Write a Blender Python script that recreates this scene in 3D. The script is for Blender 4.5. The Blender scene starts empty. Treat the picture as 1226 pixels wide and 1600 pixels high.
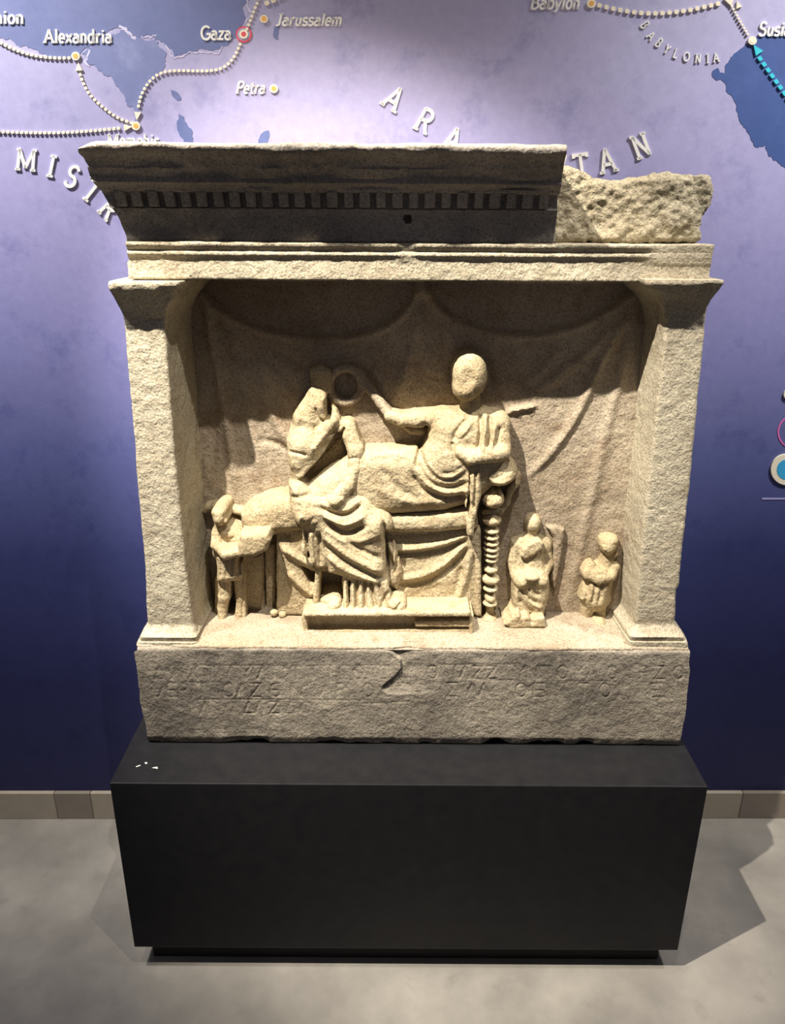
import bpy, math
import numpy as np
from mathutils import Matrix, Vector

# ------------------------------------------------------------------ camera
W_PX, H_PX, F_PX = 1226.0, 1600.0, 1211.0
CAM = np.array([-0.035, -1.25, 1.558])
PITCH, ROLL = math.radians(20.7), math.radians(0.35)
FWD = np.array([0.0, math.cos(PITCH), -math.sin(PITCH)])
_r0 = np.array([1.0, 0.0, 0.0]); _u0 = np.cross(_r0, FWD)
RIGHT = math.cos(ROLL) * _r0 + math.sin(ROLL) * _u0
UP = math.cos(ROLL) * _u0 - math.sin(ROLL) * _r0

scene = bpy.context.scene
col = scene.collection
cam_data = bpy.data.cameras.new('camera')
cam_data.sensor_fit = 'VERTICAL'
cam_data.sensor_height = 36.0
cam_data.lens = F_PX / H_PX * 36.0
cam_data.clip_start = 0.05
cam = bpy.data.objects.new('camera', cam_data)
col.objects.link(cam)
cam.matrix_world = Matrix(((RIGHT[0], UP[0], -FWD[0], CAM[0]),
                           (RIGHT[1], UP[1], -FWD[1], CAM[1]),
                           (RIGHT[2], UP[2], -FWD[2], CAM[2]),
                           (0, 0, 0, 1)))
scene.camera = cam

# ------------------------------------------------------------------ world, lights, exposure
world = bpy.data.worlds.new('gallery_ambient')
scene.world = world
world.use_nodes = True
world.node_tree.nodes['Background'].inputs[0].default_value = (0.92, 0.88, 1.0, 1)
world.node_tree.nodes['Background'].inputs[1].default_value = 0.14

def spot(name, loc, target, watts, color, size_deg, blend, radius):
    l = bpy.data.lights.new(name, 'SPOT')
    l.energy = watts; l.color = color
    l.spot_size = math.radians(size_deg); l.spot_blend = blend
    l.shadow_soft_size = radius
    o = bpy.data.objects.new(name, l); col.objects.link(o)
    o.location = loc
    o.rotation_euler = (Vector(target) - Vector(loc)).to_track_quat('-Z', 'Y').to_euler()
    return o
spot('track_spot_key', (-0.76, -0.68, 3.08), (-0.02, 0.25, 1.02), 700, (1.0, 0.91, 0.79), 40, 0.75, 0.014)
spot('track_spot_second', (0.20, -0.68, 3.08), (0.0, 0.28, 1.02), 140, (1.0, 0.92, 0.82), 40, 0.75, 0.016)
spot('wall_washer_one', (-1.40, -0.30, 3.15), (-1.05, 0.47, 1.62), 400, (1.0, 0.96, 0.91), 62, 1.0, 0.12)
spot('wall_washer_two', (1.45, -0.30, 3.15), (1.05, 0.47, 1.62), 335, (1.0, 0.96, 0.91), 62, 1.0, 0.12)
spot('wall_washer_middle', (0.0, -0.10, 3.2), (0.0, 0.47, 1.9), 12, (1.0, 0.94, 0.90), 90, 1.0, 0.05)

vs = scene.view_settings
vs.view_transform = 'Standard'
vs.look = 'None'
vs.exposure = 0.0
vs.gamma = 1.0
vs.use_curve_mapping = False

# ------------------------------------------------------------------ geometry of the place
WALL_P = np.array([0.0, 0.475, 0.0])
WYAW = math.radians(0.55)
WALL_N = np.array([math.sin(WYAW), -math.cos(WYAW), 0.0])     # towards the room
WALL_T = np.array([math.cos(WYAW), math.sin(WYAW), 0.0])
Y0 = 0.29          # nominal plane of the niche's back
YB = 0.1225        # front of the base block
YS = 0.150         # front of the pilaster shafts
YA = 0.145         # front of the architrave
PLINTH_TOP = 0.5055

def ray(px, py):
    px = np.asarray(px, float); py = np.asarray(py, float)
    return (FWD + ((px - W_PX / 2) / F_PX)[..., None] * RIGHT - ((py - H_PX / 2) / F_PX)[..., None] * UP)
def at(px, py, Y):                      # point of the plane y = Y seen at a pixel -> x, z
    d = ray(px, py)
    t = (Y - CAM[1]) / d[..., 1]
    return CAM[0] + t * d[..., 0], CAM[2] + t * d[..., 2]
def on_wall(px, py):
    d = ray(px, py)
    t = ((WALL_P - CAM) @ WALL_N) / (d @ WALL_N)
    return CAM + t[..., None] * d
def scale_at(px, py, Y):                # metres per pixel there
    d = ray(px, py)
    return float((Y - CAM[1]) / d[1] / F_PX)

# ------------------------------------------------------------------ noise
def _hash(ix, iy, iz, seed):
    n = (ix * 374761393 + iy * 668265263 + iz * 2147483647 + seed * 974634777) & 0xFFFFFFFF
    n = ((n ^ (n >> 13)) * 1274126177) & 0xFFFFFFFF
    n = (n ^ (n >> 16)) & 0xFFFFFFFF
    return n.astype(np.float64) / 4294967295.0
def vnoise(P, freq, seed=0):
    q = P * freq
    i = np.floor(q).astype(np.int64); f = q - i
    f = f * f * (3 - 2 * f)
    out = 0
    for a in (0, 1):
        for b in (0, 1):
            for c in (0, 1):
                w = (f[:, 0] if a else 1 - f[:, 0]) * (f[:, 1] if b else 1 - f[:, 1]) * (f[:, 2] if c else 1 - f[:, 2])
                out = out + w * _hash(i[:, 0] + a, i[:, 1] + b, i[:, 2] + c, seed)
    return out * 2 - 1
def fnoise(P, freq, octaves=3, seed=0, gain=0.5):
    s = 0; amp = 1; tot = 0
    for k in range(octaves):
        s = s + amp * vnoise(P, freq * 2 ** k, seed + k); tot += amp; amp *= gain
    return s / tot

# ------------------------------------------------------------------ mesh helpers
def link_mesh(name, verts, faces, mat, parent=None, smooth=True, sharp=None):
    me = bpy.data.meshes.new(name)
    verts = np.asarray(verts, np.float32)
    if parent is not None:
        verts = verts - np.array(ROOTS.get(parent.name, (0, 0, 0)), np.float32)
    if isinstance(faces, np.ndarray):
        n, k = faces.shape
        me.vertices.add(len(verts)); me.vertices.foreach_set('co', verts.ravel())
        me.loops.add(n * k); me.loops.foreach_set('vertex_index', faces.astype(np.int32).ravel())
        me.polygons.add(n)
        me.polygons.foreach_set('loop_start', np.arange(0, n * k, k, dtype=np.int32))
        me.update(calc_edges=True)
    else:
        me.from_pydata([tuple(v) for v in verts], [], faces)
        me.update()
    me.validate()
    if smooth:
        me.polygons.foreach_set('use_smooth', np.ones(len(me.polygons), bool))
        if sharp: me.set_sharp_from_angle(angle=math.radians(sharp))
    o = bpy.data.objects.new(name, me); col.objects.link(o)
    me.materials.append(mat)
    if parent is not None:
        o.parent = parent
        ROOTS[o.name] = ROOTS.get(parent.name, (0, 0, 0))
    return o
ROOTS = {}
def empty(name, loc, label, cat):
    o = bpy.data.objects.new(name, None); col.objects.link(o)
    o.empty_display_size = 0.1
    o.location = loc; o['label'] = label; o['category'] = cat
    ROOTS[o.name] = tuple(loc)
    return o
def box_mesh(x0, x1, y0, y1, z0, z1):
    v = [(x0, y0, z0), (x1, y0, z0), (x1, y1, z0), (x0, y1, z0), (x0, y0, z1), (x1, y0, z1), (x1, y1, z1), (x0, y1, z1)]
    f = [(0, 3, 2, 1), (4, 5, 6, 7), (0, 1, 5, 4), (1, 2, 6, 5), (2, 3, 7, 6), (3, 0, 4, 7)]
    return np.array(v), f
def bevel(o, w, seg=2):
    m = o.modifiers.new('bevel', 'BEVEL'); m.width = w; m.segments = seg; m.limit_method = 'ANGLE'
    return o
def normals_of(V, F):
    a = V[F[:, 1]] - V[F[:, 0]] if F.shape[1] == 3 else V[F[:, 2]] - V[F[:, 0]]
    b = V[F[:, 2]] - V[F[:, 0]] if F.shape[1] == 3 else V[F[:, 3]] - V[F[:, 1]]
    n = np.cross(a, b)
    N = np.zeros_like(V)
    for k in range(F.shape[1]): np.add.at(N, F[:, k], n)
    return N / np.maximum(np.linalg.norm(N, axis=1, keepdims=True), 1e-12)

# ------------------------------------------------------------------ materials
def new_mat(name):
    m = bpy.data.materials.new(name); m.use_nodes = True
    nt = m.node_tree
    return m, nt, nt.nodes['Principled BSDF']
def nd(nt, t, **kw):
    n = nt.nodes.new(t)
    for k, v in kw.items(): setattr(n, k, v)
    return n
def noise(nt, vec, scale, detail=4, rough=0.55):
    n = nd(nt, 'ShaderNodeTexNoise')
    n.inputs['Scale'].default_value = scale; n.inputs['Detail'].default_value = detail
    n.inputs['Roughness'].default_value = rough
    nt.links.new(vec, n.inputs['Vector'])
    return n.outputs['Fac']
def ramp(nt, fac, stops):
    r = nd(nt, 'ShaderNodeValToRGB')
    el = r.color_ramp.elements
    while len(el) < len(stops): el.new(0.5)
    for e, (p, c) in zip(el, stops):
        e.position = p; e.color = (*c, 1) if len(c) == 3 else c
    nt.links.new(fac, r.inputs[0])
    return r.outputs[0]
def mix(nt, fac, a, b, mode='MIX'):
    n = nd(nt, 'ShaderNodeMix', data_type='RGBA', blend_type=mode)
    if isinstance(fac, float): n.inputs[0].default_value = fac
    else: nt.links.new(fac, n.inputs[0])
    for s, v in ((6, a), (7, b)):
        if isinstance(v, tuple): n.inputs[s].default_value = (*v, 1)
        else: nt.links.new(v, n.inputs[s])
    return n.outputs[2]
def srgb(r, g, b):
    f = lambda c: (c / 255 / 12.92) if c / 255 <= 0.04045 else ((c / 255 + 0.055) / 1.055) ** 2.4
    return (f(r), f(g), f(b))

def stone(name, light, dark, stain, grain=1.0):
    m, nt, bs = new_mat(name)
    geo = nd(nt, 'ShaderNodeNewGeometry').outputs['Position']
    big = noise(nt, geo, 5.0, 5, 0.6)
    c = ramp(nt, big, [(0.33, dark), (0.62, light)])
    med = noise(nt, geo, 26.0, 5, 0.65)
    c = mix(nt, ramp(nt, med, [(0.52, (0, 0, 0)), (0.78, (0.75, 0.75, 0.75))]), c, stain)
    fine = noise(nt, geo, 240.0, 3, 0.6)
    c = mix(nt, 1.0, c, ramp(nt, fine, [(0.30, (0.58, 0.56, 0.54)), (0.52, (1.0, 1.0, 1.0)), (0.72, (1.16, 1.15, 1.12))]), 'MULTIPLY')
    nt.links.new(c, bs.inputs['Base Color'])
    bs.inputs['Roughness'].default_value = 0.92
    bs.inputs['Specular IOR Level'].default_value = 0.15
    b1 = nd(nt, 'ShaderNodeBump'); b1.inputs['Strength'].default_value = 0.55 * grain; b1.inputs['Distance'].default_value = 0.0036
    nt.links.new(noise(nt, geo, 210.0, 4, 0.62), b1.inputs['Height'])
    b2 = nd(nt, 'ShaderNodeBump'); b2.inputs['Strength'].default_value = 0.5 * grain; b2.inputs['Distance'].default_value = 0.009
    nt.links.new(noise(nt, geo, 60.0, 4, 0.6), b2.inputs['Height'])
    nt.links.new(b2.outputs[0], b1.inputs['Normal'])
    nt.links.new(b1.outputs[0], bs.inputs['Normal'])
    return m
ST_WARM = stone('marble_warm', srgb(190, 176, 144), srgb(166, 150, 118), srgb(142, 118, 86), 1.0)
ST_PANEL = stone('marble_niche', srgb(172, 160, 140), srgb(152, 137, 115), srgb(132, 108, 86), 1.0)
ST_PIL = stone('marble_pilaster', srgb(180, 172, 150), srgb(158, 148, 128), srgb(136, 120, 98), 1.0)
ST_GREY = stone('marble_grey', srgb(148, 140, 125), srgb(100, 94, 86), srgb(166, 157, 140), 0.9)
ST_CORN = stone('marble_cornice', srgb(156, 149, 139), srgb(122, 117, 110), srgb(168, 159, 143), 0.9)
ST_ROUGH = stone('marble_broken', srgb(172, 163, 140), srgb(150, 140, 117), srgb(130, 119, 97), 1.5)

def plain(name, c, rough=0.6, spec=0.3):
    m, nt, bs = new_mat(name)
    geo = nd(nt, 'ShaderNodeNewGeometry').outputs['Position']
    n = noise(nt, geo, 40.0, 3)
    d = tuple(x * 0.93 for x in c)
    nt.links.new(ramp(nt, n, [(0.35, d), (0.65, c)]), bs.inputs['Base Color'])
    bs.inputs['Roughness'].default_value = rough
    bs.inputs['Specular IOR Level'].default_value = spec
    return m

def map_print(name, stops, patch, patch_amt):
    m, nt, bs = new_mat(name)
    geo = nd(nt, 'ShaderNodeNewGeometry').outputs['Position']
    sep = nd(nt, 'ShaderNodeSeparateXYZ'); nt.links.new(geo, sep.inputs[0])
    mr = nd(nt, 'ShaderNodeMapRange')
    mr.inputs['From Min'].default_value = 0.0; mr.inputs['From Max'].default_value = 2.2
    nt.links.new(sep.outputs['Z'], mr.inputs['Value'])
    # the printed gradient wavers a little
    wob = nd(nt, 'ShaderNodeMath', operation='MULTIPLY_ADD')
    nt.links.new(noise(nt, geo, 1.6, 3), wob.inputs[0]); wob.inputs[1].default_value = 0.06
    nt.links.new(mr.outputs[0], wob.inputs[2])
    c = ramp(nt, wob.outputs[0], stops)
    n1 = noise(nt, geo, 11.0, 9, 0.72)
    c = mix(nt, ramp(nt, n1, [(0.53, (0, 0, 0)), (0.70, (patch_amt,) * 3)]), c, mix(nt, 1.0, c, patch, 'MULTIPLY'))
    n2 = noise(nt, geo, 55.0, 5, 0.7)
    c = mix(nt, 1.0, c, ramp(nt, n2, [(0.3, (0.90, 0.90, 0.92)), (0.6, (1, 1, 1)), (0.75, (1.07, 1.07, 1.06))]), 'MULTIPLY')
    nt.links.new(c, bs.inputs['Base Color'])
    bs.inputs['Roughness'].default_value = 0.62
    bs.inputs['Specular IOR Level'].default_value = 0.25
    return m
zz = lambda z: z / 2.2 + 0.03
LAND = map_print('map_land_print', [
    (0.0, srgb(38, 38, 70)), (zz(0.45), srgb(38, 41, 82)), (zz(0.80), srgb(54, 60, 108)), (zz(1.05), srgb(88, 94, 146)),
    (zz(1.30), srgb(130, 130, 180)), (zz(1.60), srgb(160, 156, 198)), (zz(1.95), srgb(174, 171, 204))], (0.66, 0.69, 0.80), 0.8)
SEA = map_print('map_sea_print', [
    (0.0, srgb(30, 40, 80)), (zz(1.3), srgb(66, 84, 138)), (zz(1.6), srgb(88, 104, 152)), (zz(1.95), srgb(118, 126, 168))], (0.80, 0.84, 0.90), 0.7)
DELTA = map_print('map_delta_print', [
    (0.0, srgb(90, 104, 156)), (zz(1.6), srgb(100, 112, 160)), (zz(1.95), srgb(130, 137, 178))], (1.45, 1.36, 1.22), 0.9)
GULF = map_print('map_gulf_print', [
    (0.0, srgb(52, 74, 124)), (zz(1.6), srgb(58, 82, 138)), (zz(1.95), srgb(72, 92, 148))], (1.3, 1.25, 1.2), 0.6)
WHITE = plain('lettering_white', srgb(240, 238, 232), 0.5)
CREAM = plain('route_cream', srgb(242, 232, 208), 0.5)
ORANGE = plain('marker_orange', srgb(240, 178, 96), 0.5)
RED = plain('marker_red', srgb(226, 92, 104), 0.5)
PINK = plain('legend_pink', srgb(214, 110, 176), 0.5)
CYAN = plain('legend_cyan', srgb(64, 196, 214), 0.5)
BLUE = plain('legend_blue', srgb(60, 168, 220), 0.5)
LILAC = plain('legend_line_lilac', srgb(164, 160, 204), 0.5)

def floor_mat():
    m, nt, bs = new_mat('polished_screed')
    geo = nd(nt, 'ShaderNodeNewGeometry').outputs['Position']
    a = noise(nt, geo, 2.2, 7, 0.62)
    c = ramp(nt, a, [(0.32, srgb(106, 103, 98)), (0.5, srgb(130, 126, 119)), (0.68, srgb(154, 149, 140))])
    b = noise(nt, geo, 14.0, 6, 0.65)
    c = mix(nt, ramp(nt, b, [(0.58, (0, 0, 0)), (0.75, (0.5, 0.5, 0.5))]), c, srgb(106, 102, 96))
    nt.links.new(c, bs.inputs['Base Color'])
    nt.links.new(ramp(nt, a, [(0.3, (0.34,) * 3), (0.7, (0.46,) * 3)]), bs.inputs['Roughness'])
    bs.inputs['Specular IOR Level'].default_value = 0.5
    bp = nd(nt, 'ShaderNodeBump'); bp.inputs['Strength'].default_value = 0.08; bp.inputs['Distance'].default_value = 0.004
    nt.links.new(b, bp.inputs['Height']); nt.links.new(bp.outputs[0], bs.inputs['Normal'])
    return m
FLOOR = floor_mat()
SKIRT = plain('skirting_stone', srgb(150, 140, 126), 0.55)
SKIRT_DARK = plain('skirting_stone_dark', srgb(124, 115, 104), 0.55)
def plinth_mat():
    m, nt, bs = new_mat('black_lacquer')
    geo = nd(nt, 'ShaderNodeNewGeometry').outputs['Position']
    n = noise(nt, geo, 30.0, 5)
    nt.links.new(ramp(nt, n, [(0.3, srgb(28, 28, 30)), (0.7, srgb(33, 33, 34))]), bs.inputs['Base Color'])
    nt.links.new(ramp(nt, n, [(0.3, (0.30,) * 3), (0.7, (0.38,) * 3)]), bs.inputs['Roughness'])
    bs.inputs['Specular IOR Level'].default_value = 0.10
    return m
PLINTH = plinth_mat()
TOE = plain('plinth_shadow_gap', srgb(18, 18, 19), 0.7)
SCUFF = plain('scuff_paint', srgb(205, 202, 192), 0.7)

# ------------------------------------------------------------------ setting: floor, wall, skirting
v, f = box_mesh(-4.0, 4.0, -4.0, 0.75, -0.05, 0.0)
o = link_mesh('floor', v, f, FLOOR, smooth=False); o['kind'] = 'structure'
def wall_pt(s, d, z):                   # s along the wall, d out of the wall, z up
    return WALL_P + s * WALL_T + d * WALL_N + np.array([0, 0, z])
def wall_box(s0, s1, d0, d1, z0, z1):
    v = [wall_pt(s, d, z) for z in (z0, z1) for (s, d) in ((s0, d1), (s1, d1), (s1, d0), (s0, d0))]
    f = [(0, 3, 2, 1), (4, 5, 6, 7), (0, 1, 5, 4), (1, 2, 6, 5), (2, 3, 7, 6), (3, 0, 4, 7)]
    return np.array(v), f
v, f = wall_box(-3.9, 3.9, -0.15, 0.0, 0.0, 3.3)
wall = link_mesh('wall_back', v, f, LAND, smooth=False); wall['kind'] = 'structure'
wall['label'] = 'lavender to navy wall printed with an ancient route map'
base_b = bpy.data.objects.new('baseboard_back', None); col.objects.link(base_b); base_b['kind'] = 'structure'
sx = lambda px: float((on_wall(np.array(px), np.array(1255.)) - WALL_P) @ WALL_T)
cuts = [-3.9, -2.6, -1.75, sx(90), sx(146), sx(400), sx(760), sx(1154), 1.7, 2.7, 3.9]
for i in range(len(cuts) - 1):
    v, f = wall_box(cuts[i] + 0.0004, cuts[i + 1] - 0.0004, 0.0, 0.012, 0.0, 0.088)
    bevel(link_mesh('skirting_tile', v, f, SKIRT_DARK if i in (3, 7) else SKIRT, base_b, smooth=False), 0.0015, 1)

# ------------------------------------------------------------------ map print on the wall
def flat_on_wall(name, polys, mat, d0, d1, parent=wall):
    """prisms lying on the wall; polys are closed outlines in picture coordinates"""
    V = []; F = []
    for P in polys:
        P = np.asarray(P, float)
        area = np.sum(P[:, 0] * np.roll(P[:, 1], -1) - np.roll(P[:, 0], -1) * P[:, 1])
        if area > 0: P = P[::-1]
        Q = on_wall(P[:, 0], P[:, 1]); n = len(Q); b = len(V)
        V += list(Q + d1 * WALL_N) + list(Q + d0 * WALL_N)
        F.append(tuple(range(b, b + n)))
        for i in range(n):
            j = (i + 1) % n
            F.append((b + j, b + i, b + n + i, b + n + j))
    return link_mesh(name, np.array(V), F, mat, parent, smooth=False)
rng = np.random.default_rng(7)
def crinkle(pts, depth=4, amp=0.16):
    P = [np.array(p, float) for p in pts]
    for _ in range(depth):
        Q = []
        for i in range(len(P)):
            a, b = P[i], P[(i + 1) % len(P)]
            Q.append(a)
            L = np.linalg.norm(b - a)
            if L > 5:
                nrm = np.array([-(b - a)[1], (b - a)[0]]) / L
                Q.append((a + b) / 2 + nrm * rng.normal(0, amp) * min(L, 34))
        P = Q
    return np.array(P)
med = crinkle([(-560, -420), (-600, 60), (-420, 20), (-300, 70), (-180, 30), (-90, 40), (-40, 52), (0, 59), (15, 60), (25, 70), (50, 76), (72, 86), (95, 91), (119, 92), (128, 80), (150, 66),
               (168, 52), (190, 44), (215, 58), (242, 62), (262, 76), (272, 88), (300, 81), (330, 80), (352, 72), (368, 58), (384, 28), (390, 0), (396, -70), (420, -200), (400, -420)], 4, 0.13)
o = flat_on_wall('sea_print', [med], SEA, 0.0, 0.0005); o['label'] = 'greyish blue sea above the Egyptian coast'
delta = crinkle([(128, 84), (150, 66), (168, 52), (190, 46), (215, 58), (242, 62), (258, 80), (258, 104), (240, 124), (226, 142), (216, 172),
                 (211, 190), (198, 165), (186, 138), (172, 118), (150, 104), (134, 96)], 4, 0.16)
flat_on_wall('river_delta_print', [delta], DELTA, 0.0, 0.0006)
flat_on_wall('lake_print', [crinkle([(279, 178), (287, 182), (293, 196), (301, 219), (306, 232), (288, 226), (277, 204), (277, 188)], 3, 0.1)], SEA, 0.0, 0.0007)
flat_on_wall('lake_print', [crinkle([(267, 140), (275, 143), (283, 156), (277, 157), (268, 147)], 2, 0.12)], SEA, 0.0, 0.0007)
flat_on_wall('lake_print', [crinkle([(407, 210), (420, 204), (419, 228), (405, 228)], 3, 0.1)], SEA, 0.0, 0.0007)
flat_on_wall('lake_print', [crinkle([(428, 42), (436, 40), (434, 62), (427, 58)], 3, 0.1)], SEA, 0.0, 0.0007)
gulf = crinkle([(1900, 560), (1700, 520), (1560, 470), (1420, 410), (1330, 352), (1268, 305), (1226, 262), (1208, 251), (1196, 227), (1177, 227), (1161, 199), (1153, 177), (1144, 152), (1130, 128), (1112, 119),
                (1121, 106), (1132, 115), (1134, 100), (1146, 84), (1160, 74), (1183, 58), (1226, 52), (1300, 62), (1400, 120), (1560, 250), (1740, 330), (1900, 360)], 4, 0.14)
o = flat_on_wall('gulf_print', [gulf], GULF, 0.0, 0.0005); o['label'] = 'dark blue gulf at the right edge of the map'

FRINGE = map_print('map_coast_print', [(0.0, srgb(150, 148, 190)), (zz(1.6), srgb(186, 182, 214)), (zz(1.95), srgb(206, 202, 226))], (0.75, 0.78, 0.86), 0.9)
def fringe(pts, w):
    P = crinkle(pts, 3, 0.15)[:-1]
    P = P[:max(3, int(len(P) * (len(pts) - 1) / len(pts)))]
    wv = w * (0.4 + 0.9 * rng.random(len(P)))
    T = np.gradient(P, axis=0); T /= np.linalg.norm(T, axis=1, keepdims=True) + 1e-9
    N_ = np.stack([-T[:, 1], T[:, 0]], 1)
    A, B = P + N_ * wv[:, None] / 2, P - N_ * wv[:, None] / 2
    flat_on_wall('coast_print', [[A[i], A[i + 1], B[i + 1], B[i]] for i in range(len(P) - 1)], FRINGE, 0.0, 0.00065)
fringe([(186, 41), (198, 49), (212, 60)], 4.5); fringe([(258, 70), (266, 82), (272, 92), (300, 82), (330, 81), (352, 73)], 2.4)
fringe([(384, 34), (389, 14), (391, -10)], 3.0); fringe([(140, 78), (132, 96), (140, 104)], 3.0); fringe([(220, 57), (236, 60), (244, 54)], 2.0)
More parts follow.
